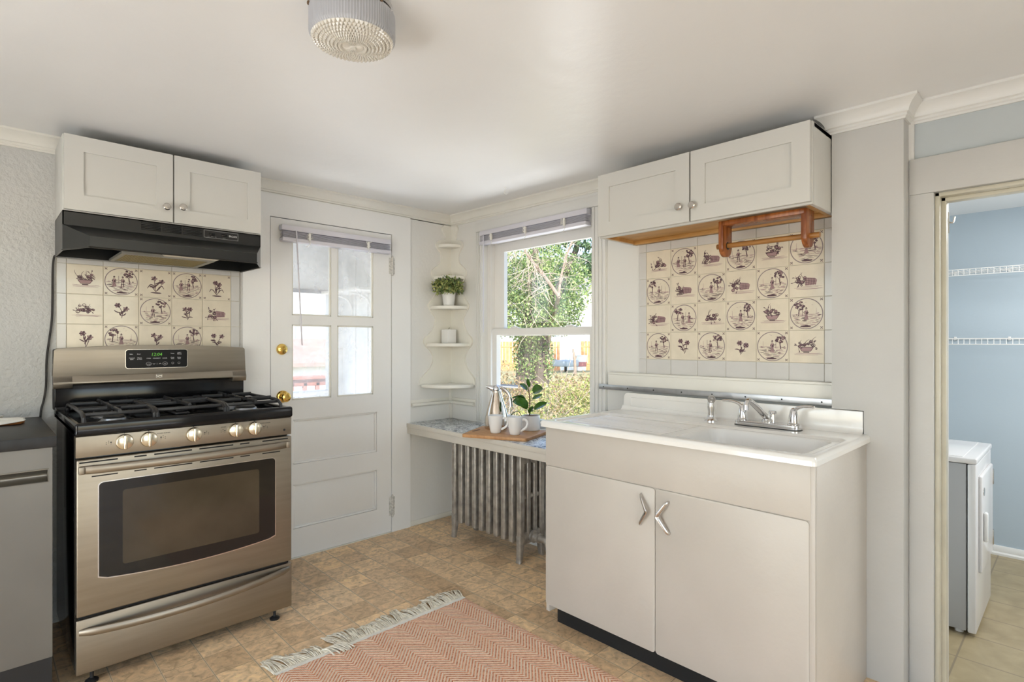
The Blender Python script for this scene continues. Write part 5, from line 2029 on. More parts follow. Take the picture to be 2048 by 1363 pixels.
def sdr(x, y, x0, x1, y0, y1, r):
    """distance inside a rounded rectangle (positive inside)"""
    qx = abs(x - (x0 + x1) / 2) - (x1 - x0) / 2 + r
    qy = abs(y - (y0 + y1) / 2) - (y1 - y0) / 2 + r
    return -(math.hypot(max(qx, 0), max(qy, 0)) + min(max(qx, qy), 0) - r)


def sink_z(x, y):
    e = sdr(x, y, KX0, KX1 + 0.05, KY0, KY1, 0.014)
    z = KZ
    R_ = 0.013
    if e < R_:
        z -= R_ - math.sqrt(max(0.0, R_ * R_ - (R_ - max(e, 0)) ** 2))
    d = sdr(x, y, 1.792, 2.175, 0.572, 1.612, 0.035)
    z -= 0.0085 * sstep(0.0, 0.016, d)
    dd = sdr(x, y, 1.822, 2.150, 1.095, 1.575, 0.02)
    if dd > 0:
        k = max(0.0, math.cos((x - 1.83) / 0.0345 * 2 * PI))
        z += 0.0055 * k ** 1.3 * sstep(0, .03, dd) - 0.004 * (1.57 - y) / .48 * sstep(0, .03, dd)
    bs = sdr(x, y, 1.815, 2.150, 0.605, 1.050, 0.06)
    z -= 0.150 * sstep(0.0, 0.050, bs)
    return z


SK = thing('drainboard_sink', 'white porcelain sink with ridged drainboard on the painted cabinet', 'sink', (2.05, 1.09, 0.857))
b = MB()
nx_, ny_ = 150, 240
b.surf(lambda u, v: (KX0 + (KX1 - KX0) * v, KY1 + (KY0 - KY1) * u, sink_z(KX0 + (KX1 - KX0) * v, KY1 + (KY0 - KY1) * u)), ny_, nx_)
rim = [(KX1, KY0)] + [(KX0 + .014 * (1 - math.sin(a)), KY0 + .014 * (1 - math.cos(a))) for a in [PI / 2 * k / 6 for k in range(7)]] \
    + [(KX0 + .014 * (1 - math.cos(a)), KY1 - .014 * (1 - math.sin(a))) for a in [PI / 2 * k / 6 for k in range(7)]] + [(KX1, KY1)]
for i in range(len(rim) - 1):
    (xa, ya), (xb_, yb_) = rim[i], rim[i + 1]
    b.poly([(xa, ya, .8575), (xb_, yb_, .8575), (xb_, yb_, .8722), (xa, ya, .8722)])
    ia, ib = (max(xa, KX0 + .03), min(max(ya, KY0 + .03), KY1 - .03)), (max(xb_, KX0 + .03), min(max(yb_, KY0 + .03), KY1 - .03))
    b.poly([(xa, ya, .8575), (xb_, yb_, .8575), (ib[0], ib[1], .8575), (ia[0], ia[1], .8575)])
b.build('basin', M_porcelain, SK, weld=True, recalc=True, smooth=40)
# back splash with rounded upper left corner, pressed panel and cove at the foot
b = MB()
pts = [(0.569, 0.872), (0.569, 0.966)]
for k in range(9):
    a = PI / 2 * k / 8
    pts.append((KY1 - 0.030 - 0.026 + 0.026 * math.sin(a) + 0.0, 0.942 + 0.026 * math.cos(a)))
pts += [(KY1 - 0.029, 0.90), (KY1 - 0.020, 0.886), (KY1 - 0.020, 0.872)]
b.prism(pts, 'x', KX1 - 0.004, KX1 + 0.020, 0.004, 3)
b.surf(lambda u, v: (KX1 - 0.004 - 0.022 * (1 - math.sin(PI / 2 * v)), KY1 - 0.022 + (0.569 - KY1 + 0.022) * u, KZ - 0.0004 + 0.022 * (1 - math.cos(PI / 2 * v))), 2, 8)
for (y0, z0, y1, z1) in ((1.135, 0.946, 1.575, 0.950), (1.571, 0.905, 1.575, 0.950), (1.131, 0.905, 1.135, 0.950), (1.131, 0.903, 1.575, 0.906)):
    b.box(KX1 - 0.0062, y0, z0, KX1 - 0.003, y1, z1, 0.0012)
b.build('back_splash', M_porcelain, SK)
MB().lathe([(0.001, 0), (0.040, 0), (0.042, 0.003), (0.030, 0.002), (0.001, -0.002)], (1.985, 0.83, 0.7265), 28).build('drain', M_chrome, SK)

# wooden ledge and aluminium strip over the sink
MB_l = MB().box(2.384, 0.676, 0.992, 2.4135, 1.742, 1.062, 0.003)
MB_l.box(2.380, 0.676, 1.052, 2.4135, 1.742, 1.064, 0.003)
struct('trim_9', MB_l, M_trim, 'cream wooden ledge board under the picture tiles above the sink', 'ledge')
ap = thing('metal_edging_strip', 'grey aluminium strip screwed along the ledge above the sink', 'strip', (2.38, 1.24, 0.98))
b = MB().box(2.379, 0.676, 0.973, 2.3835, 1.800, 0.999, 0.001)
b.box(2.3845, 1.745, 0.973, 2.394, 1.799, 0.999, 0.001)
b.build('strip', M_alu, ap)
for k in range(8):
    MB().lathe([(0.0035, 0), (0.003, 0.0012), (0.001, 0.0014)], (2.379, 0.72 + k * 0.150, 0.986), 10, (-1, 0, 0)).build('screw', M_blackm, ap)

# faucet
FX, FY = 2.252, 0.878
t = thing('faucet', 'chrome two handle kitchen faucet on the back of the sink', 'faucet', (FX, FY, KZ))
b = MB()
b.prism([(FX + dx_, FY + dy_) for dx_, dy_ in [(p[1], p[0]) for p in rrect(-0.125, -0.026, 0.125, 0.026, 0.022, 6)]], 'z', KZ - 0.0006, KZ + 0.020, 0.005, 3)
b.build('base_plate', M_chrome, t)
MB().prism([(FX + dx_, FY + dy_) for dx_, dy_ in [(p[1], p[0]) for p in rrect(-0.128, -0.029, 0.128, 0.029, 0.024, 6)]], 'z', KZ - 0.0004, KZ + 0.0025).build('gasket', M_blackm, t)
b = MB().lathe([(0.020, 0.018), (0.020, 0.030), (0.017, 0.034), (0.016, 0.040), (0.001, 0.040)], (FX, FY, KZ), 24)
sp_ = [(FX, FY, KZ + .030), (FX - .012, FY, KZ + .040), (FX - .075, FY + .004, KZ + .078), (FX - .140, FY + .008, KZ + .112), (FX - .160, FY + .009, KZ + .114), (FX - .172, FY + .010, KZ + .098)]
b.tube(smooth_path(sp_, 5), [0.0135 - 0.004 * k / 25 for k in range(26)], 14, flat=0.9)
b.lathe([(0.0105, 0.0), (0.0115, 0.016), (0.0115, 0.020)], (FX - .174, FY + .010, KZ + .082), 18)
b.build('spout', M_chrome, t)
MB().lathe([(0.010, 0.018), (0.009, 0.052), (0.014, 0.054), (0.0155, 0.060), (0.013, 0.066), (0.001, 0.067)], (FX + .012, FY - .016, KZ), 20).build('diverter_knob', M_chrome, t)
for sg in (1, -1):
    y = FY + sg * 0.098
    MB_h = MB().lathe([(0.021, 0.016), (0.0215, 0.024), (0.019, 0.027), (0.019, 0.034), (0.0165, 0.056), (0.012, 0.074), (0.007, 0.083), (0.001, 0.086)], (FX, y, KZ), 24)
    lp = [(FX, y, KZ + .066), (FX - .002, y + sg * .012, KZ + .083), (FX - .006, y + sg * .034, KZ + .092), (FX - .012, y + sg * .062, KZ + .095), (FX - .016, y + sg * .078, KZ + .094)]
    MB_h.tube(smooth_path(lp, 5), [0.0105 - 0.0048 * k / 20 for k in range(21)], 12, flat=0.75)
    MB_h.build('lever_handle', M_chrome, t)
t = thing('side_sprayer', 'chrome side sprayer left of the kitchen faucet', 'sprayer', (2.262, 1.117, KZ))
c = (2.262, 1.117, KZ)
MB().lathe([(0.027, -0.0005), (0.027, 0.004), (0.020, 0.009), (0.015, 0.018), (0.0145, 0.024)], c, 28).build('flange', M_chrome, t)
MB().lathe([(0.0125, 0.018), (0.0125, 0.040), (0.0145, 0.058), (0.0135, 0.080), (0.010, 0.090), (0.001, 0.092)], c, 24).build('grip', M_chrome2, t)
dsp = Vector((-.72, -.45, -.10)).normalized()
hc = Vector(c) + Vector((0.008, 0.004, .096))
MB().lathe([(0.001, -0.004), (0.012, -0.002), (0.014, 0.010), (0.0165, 0.018), (0.0165, 0.024), (0.012, 0.024), (0.010, 0.021), (0.005, 0.021), (0.004, 0.024), (0.001, 0.024)], hc, 24, dsp).build('spray_head', M_chrome, t)

# ------------------------------------------------------------------ ceiling lamp and the little hook
LX, LY = 0.692, 1.302
LZ = zc(LY)
t = thing('ceiling_light', 'round ceiling light with ribbed white glass side and pressed crystal bottom', 'ceiling lamp', (LX, LY, LZ))
can = MB().lathe([(0.099, LZ - 0.0005), (0.101, LZ - 0.006), (0.101, LZ - 0.018), (0.096, LZ - 0.020), (0.096, LZ - 0.036), (0.001, LZ - 0.036)], (LX, LY, 0), 48).build('canopy', M_chrome2, t)
for a in (0.75, 2.85, 4.9):
    p = Vector((LX + .1035 * math.cos(a), LY + .1035 * math.sin(a), LZ - .026))
    MB().lathe([(0.003, -0.01), (0.003, 0), (0.0052, 0.001), (0.0055, 0.005), (0.003, 0.007), (0.001, 0.0072)], p, 10, (math.cos(a), math.sin(a), 0)).build('thumb_screw', M_stem, can)
m = bpy.data.materials.new('ribbed_opal_glass')
k_ = NB(m)
k_.b.inputs['Base Color'].default_value = (0.50, 0.505, 0.53, 1)
k_.b.inputs['Roughness'].default_value = 0.3
k_.b.inputs['Transmission Weight'].default_value = 0.25
M_opal = m
m = bpy.data.materials.new('pressed_crystal_glass')
k_ = NB(m)
k_.b.inputs['Base Color'].default_value = (0.83, 0.79, 0.70, 1)
k_.b.inputs['Roughness'].default_value = 0.10
k_.b.inputs['Transmission Weight'].default_value = 0.22
k_.b.inputs['Coat Weight'].default_value = 0.6
M_crystal = m
zt_, zb_ = LZ - 0.028, 1.990
N = 288


def ribbed(u, v):
    a = 2 * PI * u
    r = 0.1055 + 0.0012 * (0.5 + 0.5 * math.cos(a * 96))
    if v > 0.86:
        q = (v - .86) / .14
        r -= 0.006 * q * q
    return (LX + r * math.cos(a), LY + r * math.sin(a), zt_ + (zb_ - zt_) * v)


MB().surf(ribbed, N * 2, 12).build('ribbed_shade', M_opal, t, smooth=60)


def crystal(u, v):
    a = 2 * PI * u
    r = 0.1012 * (1 - v) + 0.0002
    dome = 0.0175 * (1 - (r / 0.102) ** 2)
    if r > 0.028:
        ringn = (r - 0.028) / 0.0732 * 8
        k = 0.0065 * min(abs(math.sin(PI * ringn)), abs(math.cos(a * 28 + (PI / 2 if int(ringn) % 2 else 0))))
    else:
        k = 0.0030 * abs(math.cos(a * 16)) * min(1, (0.028 - r) / .006) * (r / .028) + (0.004 if r < .007 else 0)
    return (LX + r * math.cos(a), LY + r * math.sin(a), zb_ - dome - k)


MB().surf(crystal, 336, 60).build('crystal_lens', M_crystal, t, smooth=25)
hk = MB().lathe([(0.006, -0.002), (0.006, 0)], (2.155, 2.285, zc(2.285)), 12)
hk.tube(smooth_path([(2.155, 2.285, zc(2.285)), (2.155, 2.285, zc(2.285) - .014), (2.150, 2.290, zc(2.285) - .020), (2.150, 2.290, zc(2.285) - .032), (2.158, 2.282, zc(2.285) - .038), (2.166, 2.274, zc(2.285) - .032)], 5), 0.0016, 6)
tag(hk.build('ceiling_hook', M_cordw), 'tiny white cup hook in the ceiling in front of the window', 'hook')

# ------------------------------------------------------------------ rug
t = thing('area_rug', 'coral herringbone woven rug with cream fringe on the vinyl floor', 'rug', (1.23, 1.3, 0))
gx0_, gx1_, gy0_, gy1_ = 0.785, 1.672, 0.40, 2.048


def rugf(u, v):
    x, y = gx0_ + (gx1_ - gx0_) * u, gy0_ + (gy1_ - gy0_) * v
    e = min(u, 1 - u) * (gx1_ - gx0_)
    edge = 0.0018 * math.sin(y * 320) if e < 1e-6 else 0
    return (x + (edge if u > .5 else -edge), y, 0.0085 - 0.004 * max(0, 1 - e / .006))


b = MB().surf(rugf, 60, 330)
b.surf(lambda u, v: (gx0_ if u < .5 else gx1_, gy0_ + (gy1_ - gy0_) * v, 0.0008 + (0.0037 if (u in (0.0, 1.0)) else 0)), 1, 330)
b.surf(lambda u, v: (gx1_, gy0_ + (gy1_ - gy0_) * v, 0.0008 + 0.0037 * u), 1, 330)
b.surf(lambda u, v: (gx0_, gy0_ + (gy1_ - gy0_) * v, 0.0008 + 0.0037 * u), 1, 330)
b.build('woven_field', M_rug, t, smooth=60)
b = MB().surf(lambda u, v: (gx0_ + (gx1_ - gx0_) * u, gy1_ - .002 + 0.026 * v + .0015 * math.sin(u * 90), 0.0092 - 0.003 * v + .0006 * math.sin(u * 800)), 260, 4)
b.build('woven_border', mat('white_cotton_border', (0.92, 0.89, 0.81), .95), t, smooth=60)
rf = random.Random(21)
b = MB()
n = 230
for k in range(n):
    q = k / (n - 1)
    x = gx0_ + (gx1_ - gx0_) * q
    clump = 0.022 * math.sin(q * 34) + 0.016 * math.sin(q * 71 + 1) + 0.010 * math.sin(q * 190)
    L = 0.098 + 0.018 * math.sin(q * 23) + rf.uniform(-.012, .010)
    if 0.225 < q < 0.285:                                              # a tuft folded back over the border
        L = 0.075
        pts = [(x, gy1_ + .02, .006), (x - .012, gy1_ + .036, .014), (x + .004 + clump, gy1_ + .018, .020), (x + .02 + clump + rf.uniform(-.01, .01), gy1_ - .03, .013)]
    else:
        skew = -0.35 if q < 0.22 else (0.10 if q > .8 else -0.05)
        dx_ = clump + skew * L + rf.uniform(-.010, .010)
        pts = [(x, gy1_ + .020, .006), (x + dx_ * .25 + rf.uniform(-.003, .003), gy1_ + .020 + L * .33, .006 + rf.uniform(.001, .008)),
               (x + dx_ * .6 + rf.uniform(-.006, .006), gy1_ + .020 + L * .68, .005 + rf.uniform(0, .010)), (x + dx_ + rf.uniform(-.006, .006), gy1_ + .020 + L, .0026)]
    b.tube(smooth_path(pts, 3), 0.0023, 5)
    pts2 = [(p[0] + rf.uniform(-.004, .004), p[1] + rf.uniform(-.006, .004), max(.0022, p[2] - .002)) for p in pts]
    b.tube(smooth_path(pts2, 3), 0.0020, 5)
f_ = b.build('fringe', M_fringe, t, weld=False, smooth=80)
f_['kind'] = 'stuff'

# ------------------------------------------------------------------ porch behind the back door
b = MB().box(-0.6, 3.24, -0.12, 2.46, 4.72, -0.02)
struct('floor_porch', b, M_porch)
b = MB().box(-0.6, 3.24, 2.20, 2.54, 4.80, 2.28)
struct('ceiling_porch', b, M_porch)
b = MB().plate('y', 4.62, 4.70, (-0.6, -0.12, 2.46, 2.2), [(1.30, 0.80, 2.235, 1.665), (-0.5, 0.1, 1.20, 2.1)])  # second opening is out of view, added to brighten the porch
struct('wall_porch_outer', b, M_porch, 'pale grey porch wall with a wide window opening behind the back door', 'wall')
b = MB()
b.box(2.36, 3.24, -0.12, 2.46, 4.62, 2.2)
for y in (3.75, 3.96, 4.17, 4.38):
    b.box(2.350, y, 0, 2.362, y + 0.10, 2.2, 0.003)
struct('wall_porch_side', b, M_porch, 'boarded grey porch side wall seen through the right door panes', 'wall')
b = MB()
b.box(1.28, 4.600, 1.640, 2.255, 4.63, 1.672, 0.003)
b.box(2.225, 4.600, 0.80, 2.250, 4.63, 1.665, 0.003)
b.box(1.28, 4.600, 0.80, 1.31, 4.63, 1.665, 0.003)
struct('trim_10', b, M_porchd, 'dark frame of the porch window opening', 'window frame')
b = MB().box(1.28, 4.55, 0.775, 2.27, 4.68, 0.805, 0.004)
struct('trim_11', b, M_vinyl, 'white sill of the porch window opening', 'sill')
t = thing('bracket_shelf', 'white bracket shelf on the porch side wall', 'shelf', (2.3, 4.2, 1.62))
MB().box(2.10, 3.86, 1.625, 2.349, 4.50, 1.648, 0.003).build('board', M_vinyl, t)
for y in (4.10, 4.42):
    MB().tube(smooth_path([(2.345, y, 1.42), (2.342, y, 1.50), (2.31, y, 1.575), (2.24, y, 1.612), (2.15, y, 1.622)], 5), 0.009, 8, flat=1.3).build('bracket', M_vinyl, t)

# ------------------------------------------------------------------ yard outside
CAMP = Vector((0, 0, 1.22))
FW = Vector((math.cos(math.radians(46)), math.sin(math.radians(46)), 0))
RT = Vector((FW.y, -FW.x, 0))


def yard(d, l, z):
    """a spot in the yard: d metres out along the view axis, l to its right"""
    p = FW * d + RT * l
    return Vector((p.x, p.y, z))


def gz(x, y):
    d = x * FW.x + y * FW.y
    return -0.55 + 0.55 * sstep(5, 15, d)


b = MB()
b.surf(lambda u, v: (2.7 + 60 * u ** 1.5, -25 + 85 * v, gz(2.7 + 60 * u ** 1.5, -25 + 85 * v) + .06 * math.sin(31 * u + 3 * v) * math.sin(47 * v)), 60, 80)
b.surf(lambda u, v: (-25 + 27.7 * u, 4.9 + 55 * v, gz(-25 + 27.7 * u, 4.9 + 55 * v)), 30, 50)
tag(b.build('yard_lawn', M_ground), 'sunlit grassy back yard ground outside the window', 'ground', kind='structure')


def pick_ellipsoid(c, r, shell=0.55):
    def f(rnd):
        v = Vector((rnd.gauss(0, 1), rnd.gauss(0, 1), rnd.gauss(0, 1))).normalized()
        q = shell + (1 - shell) * rnd.random() ** .6
        return (c[0] + v.x * r[0] * q, c[1] + v.y * r[1] * q, c[2] + v.z * r[2] * q)
    return f


def pick_many(fs, ws):
    def f(rnd):
        return rnd.choices(fs, ws)[0](rnd)
    return f


def branchy(mb, p, d, L, r, depth, rnd, spread=0.55, droop=0.0):
    n = 4
    pts, rs = [p], [r]
    q = p.copy()
    dd = d.copy()
    for k in range(n):
        dd = (dd + Vector((rnd.gauss(0, .10), rnd.gauss(0, .10), rnd.gauss(0, .10) - droop))).normalized()
        q = q + dd * L / n
        pts.append(q.copy())
        rs.append(max(0.0028, r * (1 - .45 * (k + 1) / n)))
    mb.tube(pts, rs, 6 if depth > 1 else 4, caps=False)
    if depth > 0:
        for k in range(rnd.choice((3, 4))):
            i = rnd.randrange(1, n + 1)
            nd = (dd + Vector((rnd.gauss(0, spread), rnd.gauss(0, spread), rnd.gauss(0, spread)))).normalized()
            branchy(mb, pts[i], nd, L * rnd.uniform(.5, .75), rs[i] * .6, depth - 1, rnd, spread, droop)


# ivy covered tree
rt = random.Random(3)
t = thing('ivy_tree', 'tall ivy covered tree filling the upper window', 'tree', yard(13, 0.6, gz(10, 9)))
b0 = yard(13.0, 0.30, -0.1)
tb = MB()
tr = [b0, b0 + Vector((.03, .02, 1.0)), b0 + RT * .12 + Vector((0, 0, 2.1)), b0 + RT * .25 + Vector((0, 0, 3.5))]
tb.tube(smooth_path(tr, 4), [0.26, .24, .22, .2, .19, .18, .17, .16, .15, .13, .12, .10, .08], 12)
tr2 = [b0 + RT * .38, b0 + RT * .42 + Vector((0, 0, 1.2)), b0 + RT * .75 + Vector((0, 0, 2.4)), b0 + RT * 1.1 + Vector((0, 0, 3.3))]
tb.tube(smooth_path(tr2, 4), [0.20, .19, .18, .17, .16, .15, .14, .13, .12, .11, .09, .08, .06], 10)
tb.build('trunk', M_bark2, t)
fs, ws = [], []
for (d, l, z, r_, h_, w_) in ((13.2, -.1, 2.6, 1.15, .95, 5), (13.0, .85, 2.5, 1.05, .95, 5), (12.8, .40, 1.85, 1.0, .60, 4), (13.3, 1.15, 1.95, .60, .6, 2.0), (13.2, -.9, 2.9, 1.1, 1.2, 4), (13, .35, 1.0, .35, .85, 1.7), (13.6, .5, 3.6, .9, .6, 1.5), (13, .75, .85, .25, .6, .7), (12.9, -0.6, 1.7, .6, .5, 1.4)):
    c = yard(d, l, z)
    fs.append(pick_ellipsoid(c, (r_, r_, h_)))
    ws.append(w_)
V, Fc = leaf_quads(27000, pick_many(fs, ws), 0.043, rt, 1.3)
leaf_obj('foliage', V, Fc, M_ivy, t)
# darker conifer farther off to the right
t = thing('conifer_tree', 'darker evergreen tree behind the ivy tree at upper right', 'tree', yard(19, 2.3, 0))
MB().tube(smooth_path([yard(19, .85, 0), yard(19, .85, 1.6), yard(19, 1.5, 3.0), yard(19, 2.2, 4.4), yard(19, 2.3, 5.6)], 3), [.2 - .011 * k for k in range(13)], 10).build('trunk', M_bark2, t)
fs, ws = [], []
for k in range(14):
    a = rt.uniform(0, 2 * PI)
    c = yard(19 + .8 * math.cos(a), 2.25 + 1.0 * math.sin(a), 3.2 + 2.6 * rt.random())
    fs.append(pick_ellipsoid(c, (.75, .75, .40), .3))
    ws.append(1)
V, Fc = leaf_quads(6000, pick_many(fs, ws), 0.075, rt, 2.2)
leaf_obj('foliage', V, Fc, M_ivyd, t)
# bare pale branches in front of the ivy
t = thing('bare_tree', 'leafless pale tree with branches reaching across the window view', 'tree', yard(13.2, .75, -0.1))
b = MB()
top = yard(11.9, 1.0, 2.2)
b0 = yard(13.2, .75, -.1)
st = [b0, yard(13.1, .8, .9), yard(12.7, .9, 1.6), top]
b.tube(smooth_path(st, 4), [0.07 - .002 * k for k in range(13)], 10)
b.build('trunk', M_bark, t)
b = MB()
limb = [top, top + RT * -.28 + Vector((0, 0, .40)), top + RT * -.55 + Vector((0, 0, .74)), top + RT * -.76 + Vector((0, 0, 1.05)), top + RT * -.88 + Vector((0, 0, 1.45))]
b.tube(smooth_path(limb, 4), [0.045 - .0016 * k for k in range(17)], 8)
limb2 = [top, top + RT * .05 + Vector((0, 0, .4)), top + RT * .18 + Vector((0, 0, .9)), top + RT * .42 + Vector((0, 0, 1.5))]
b.tube(smooth_path(limb2, 4), [0.034 - .0016 * k for k in range(13)], 8)
b.build('limbs', M_bark, t)
b = MB()
for p in smooth_path(limb, 4)[2:]:
    for q in range(2):
        d = (RT * rt.gauss(0, .7) + FW * rt.gauss(-.2, .35) + Vector((0, 0, rt.gauss(-.15, .6)))).normalized()
        branchy(b, p, d, rt.uniform(.40, .8), .0075, 1 + (q == 0), rt, .6, .03)
for p in smooth_path(limb2, 4)[2:]:
    d = (RT * rt.gauss(.2, .6) + FW * rt.gauss(-.2, .35) + Vector((0, 0, rt.gauss(.1, .6)))).normalized()
    branchy(b, p, d, rt.uniform(.3, .7), .007, 1, rt, .6, .02)
for k in range(7):
    p = yard(11.9, rt.uniform(-.2, .9), rt.uniform(1.3, 2.1))
    d = (RT * rt.gauss(-.3, .6) + Vector((0, 0, rt.gauss(.2, .6)))).normalized()
    branchy(b, p, d, rt.uniform(.5, .9), .008, 1, rt, .6, .02)
o = b.build('twigs', M_twig, t, weld=False, recalc=False, smooth=0)
o['kind'] = 'stuff'

# hedge below the window view
t = thing('hedge', 'sunlit yellow green hedge filling the lower window', 'hedge', yard(6.6, 1.0, -0.5))
fs, ws = [], []
for (d, l, z, r_, h_, w_) in ((6.5, .55, .30, .55, .52, 3), (6.6, 1.15, .33, .60, .55, 3), (6.7, 1.75, .28, .60, .55, 3), (6.6, 2.3, .2, .6, .6, 2), (6.2, .15, .0, .42, .42, 1.6), (6.1, .8, -.05, .6, .5, 2), (6.1, 1.6, -.05, .6, .5, 2), (6.4, -.15, -.1, .35, .38, 1)):
    fs.append(pick_ellipsoid(yard(d, l, z), (r_, r_, h_), .5))
    ws.append(w_)
V, Fc = leaf_quads(17000, pick_many(fs, ws), 0.023, rt, 1.7)
leaf_obj('foliage', V, Fc, M_hedge, t)
b = MB()
for k in range(60):
    p = yard(rt.uniform(6.0, 6.9), rt.uniform(-.2, 2.5), rt.uniform(-.4, .1))
    branchy(b, p, Vector((rt.gauss(0, .35), rt.gauss(0, .35), 1)).normalized(), rt.uniform(.4, .75), .006, 1, rt, .5)
o = b.build('twigs', M_twig, t, weld=False, recalc=False, smooth=0)
o['kind'] = 'stuff'
# dry brush between hedge and fence
t = thing('dry_brush', 'tawny dry brush growing beyond the hedge', 'brush', yard(11, .4, -.1))
fs, ws = [], []
for (d, l, z, r_, h_, w_) in ((10.5, -.30, .35, .5, .55, 2), (10.8, .1, .15, .6, .35, 2), (12.5, 1.6, .1, .9, .35, 3), (14.5, 2.2, .15, 1.0, .3, 3), (11.2, .9, .0, .6, .3, 2), (13.6, .9, .2, .6, .40, 2)):
    fs.append(pick_ellipsoid(yard(d, l, z), (r_, r_, h_), .2))
    ws.append(w_)
V, Fc = leaf_quads(6000, pick_many(fs, ws), 0.030, rt, 2.6, .1)
o = leaf_obj('grass_blades', V, Fc, M_dryg, t)
o['kind'] = 'stuff'


def picket_fence(label, d, l0, l1, z0, z1, m):
    t = thing('board_fence', label, 'fence', yard(d, (l0 + l1) / 2, z0), 'fences at the back of the yard')
    b = MB()
    n = max(2, int((l1 - l0) / .15))
    for k in range(n):
        p, q = yard(d, l0 + (l1 - l0) * k / n + .008, 0), yard(d, l0 + (l1 - l0) * (k + 1) / n - .008, 0)
        nrm = FW * .02
        b.prism([(p.x, p.y), (q.x, q.y), (q.x + nrm.x, q.y + nrm.y), (p.x + nrm.x, p.y + nrm.y)], 'z', z0, z1)
    b.build('boards', m, t, weld=False)
    r = MB()
    for z in (z0 + .3, z1 - .25):
        p, q = yard(d + .03, l0, z), yard(d + .03, l1, z)
        r.tube([p, q], .04, 6)
    r.build('rails', m, t)


picket_fence('orange cedar fence seen left of the white fence panel', 25, -1.5, 2.16, -0.05, 1.25, M_fenceo)
picket_fence('white fence panel between the two orange fence runs', 25, 2.18, 3.06, -0.05, 1.32, M_housew)
picket_fence('orange cedar fence seen at the right edge of the window', 25, 3.10, 6.5, -0.05, 1.27, M_fenceo)


def house(label, corner, dr, dl, wr, wl, z0, ze, za, wins):
    """two visible faces running from one corner along dr and dl; gable over the dr face"""
    dr, dl = Vector((*dr, 0)).normalized(), Vector((*dl, 0)).normalized()
    c = Vector((corner.x, corner.y, 0))
    t = thing('house', label, 'house', (c.x, c.y, z0))
    b = MB()
    P = [c, c + dr * wr, c + dr * wr + dl * wl, c + dl * wl]
    for i in range(4):
        p, q = P[i], P[(i + 1) % 4]
        b.poly([(p.x, p.y, z0), (q.x, q.y, z0), (q.x, q.y, ze), (p.x, p.y, ze)])
    mid0, mid1 = c + dr * wr / 2, c + dr * wr / 2 + dl * wl
    b.poly([(c.x, c.y, ze), (P[1].x, P[1].y, ze), (mid0.x, mid0.y, za)])
    b.poly([(P[3].x, P[3].y, ze), (P[2].x, P[2].y, ze), (mid1.x, mid1.y, za)])
    b.build('walls', M_housew, t)
    rb = MB()
    for s_, e0, e1 in ((-1, P[0], P[3]), (1, P[1], P[2])):
        ov = dr * .35 * s_
        f = -dl * .3
        g = dl * .3
        drop = (za - ze) / (wr / 2) * .35
        a, b_, c_, d_ = e0 + ov + f, e1 + ov + g, mid1 + g, mid0 + f
        for dz in (0, .14):
            rb.poly([(a.x, a.y, ze - drop + dz), (b_.x, b_.y, ze - drop + dz), (c_.x, c_.y, za + dz), (d_.x, d_.y, za + dz)])
        rb.poly([(a.x, a.y, ze - drop), (d_.x, d_.y, za), (d_.x, d_.y, za + .14), (a.x, a.y, ze - drop + .14)])
        rb.poly([(a.x, a.y, ze - drop), (b_.x, b_.y, ze - drop), (b_.x, b_.y, ze - drop + .14), (a.x, a.y, ze - drop + .14)])
    rb.build('roof', M_roof, t)
    for (face, u, w, zz, h) in wins:
        dd = dr if face == 'r' else dl
        nn = -dl if face == 'r' else -dr
        p, q = c + dd * u + nn * .03, c + dd * (u + w) + nn * .03
        wb = MB()
        for (a, e, y0, y1) in ((0, 1, zz - .08, zz), (0, 1, zz + h, zz + h + .08), (0, 1, zz + h * .48, zz + h * .52)):
            wb.prism([(p.x, p.y), (q.x, q.y), (q.x + nn.x * .05, q.y + nn.y * .05), (p.x + nn.x * .05, p.y + nn.y * .05)], 'z', y0, y1)
        for s in (0, 1):
            a = p + (q - p) * s - dd * .04
            e = a + dd * .08
            wb.prism([(a.x, a.y), (e.x, e.y), (e.x + nn.x * .05, e.y + nn.y * .05), (a.x + nn.x * .05, a.y + nn.y * .05)], 'z', zz, zz + h)
        wo = wb.build('window', M_vinyl, t)
        gb = MB()
        gb.prism([(p.x, p.y), (q.x, q.y), (q.x + nn.x * .02, q.y + nn.y * .02), (p.x + nn.x * .02, p.y + nn.y * .02)], 'z', zz, zz + h)
        gb.build('pane', M_greyglass, wo)
    return t


house('white sided house with grey roof at the right of the window view', yard(32, 3.92, 0), (0.78, -0.62), (-0.22, 1.0), 8.0, 9, -0.2, 4.1, 6.6,
      [('l', 1.2, 1.6, 1.35, .9), ('l', 3.6, 1.3, 3.0, 1.0), ('r', 2.6, 1.2, 2.4, 1.4)])

t = thing('fence_post', 'weathered grey wooden post standing before the fence', 'post', yard(20, 2.27, 0))
MB().tube([yard(20, 2.29, -.1), yard(20, 2.26, .6), yard(20, 2.20, .98)], [.06, .05, .03], 8).build('post', M_bark, t)
MB().tube([yard(20, 2.26, .55), yard(20, 2.34, .75)], [.025, .012], 6).build('stub', M_bark, t)
t = thing('storage_bucket', 'white bucket with red label standing by the far fence', 'bucket', yard(24, 2.98, 0))
bk = yard(24, 2.95, 0)
bkc = MB().lathe([(.001, 0), (.24, 0), (.29, .62), (.31, .64), (.28, .66), (.001, .66)], bk, 20).build('tub', M_housew, t)
MB().lathe([(.265, .18), (.280, .38)], bk - FW * .006, 20, caps=False).build('band', mat('red_band', (.40, .16, .15), .6), bkc)
t = thing('garden_cart', 'grey garden cart with handles near the far fence', 'cart', yard(23, 2.25, 0))
cb = yard(23, 2.22, 0.3)
MB().box(cb.x - .4, cb.y - .4, .22, cb.x + .4, cb.y + .4, .48, .05).build('tray', mat('cart_grey', (.36, .40, .43), .5), t)
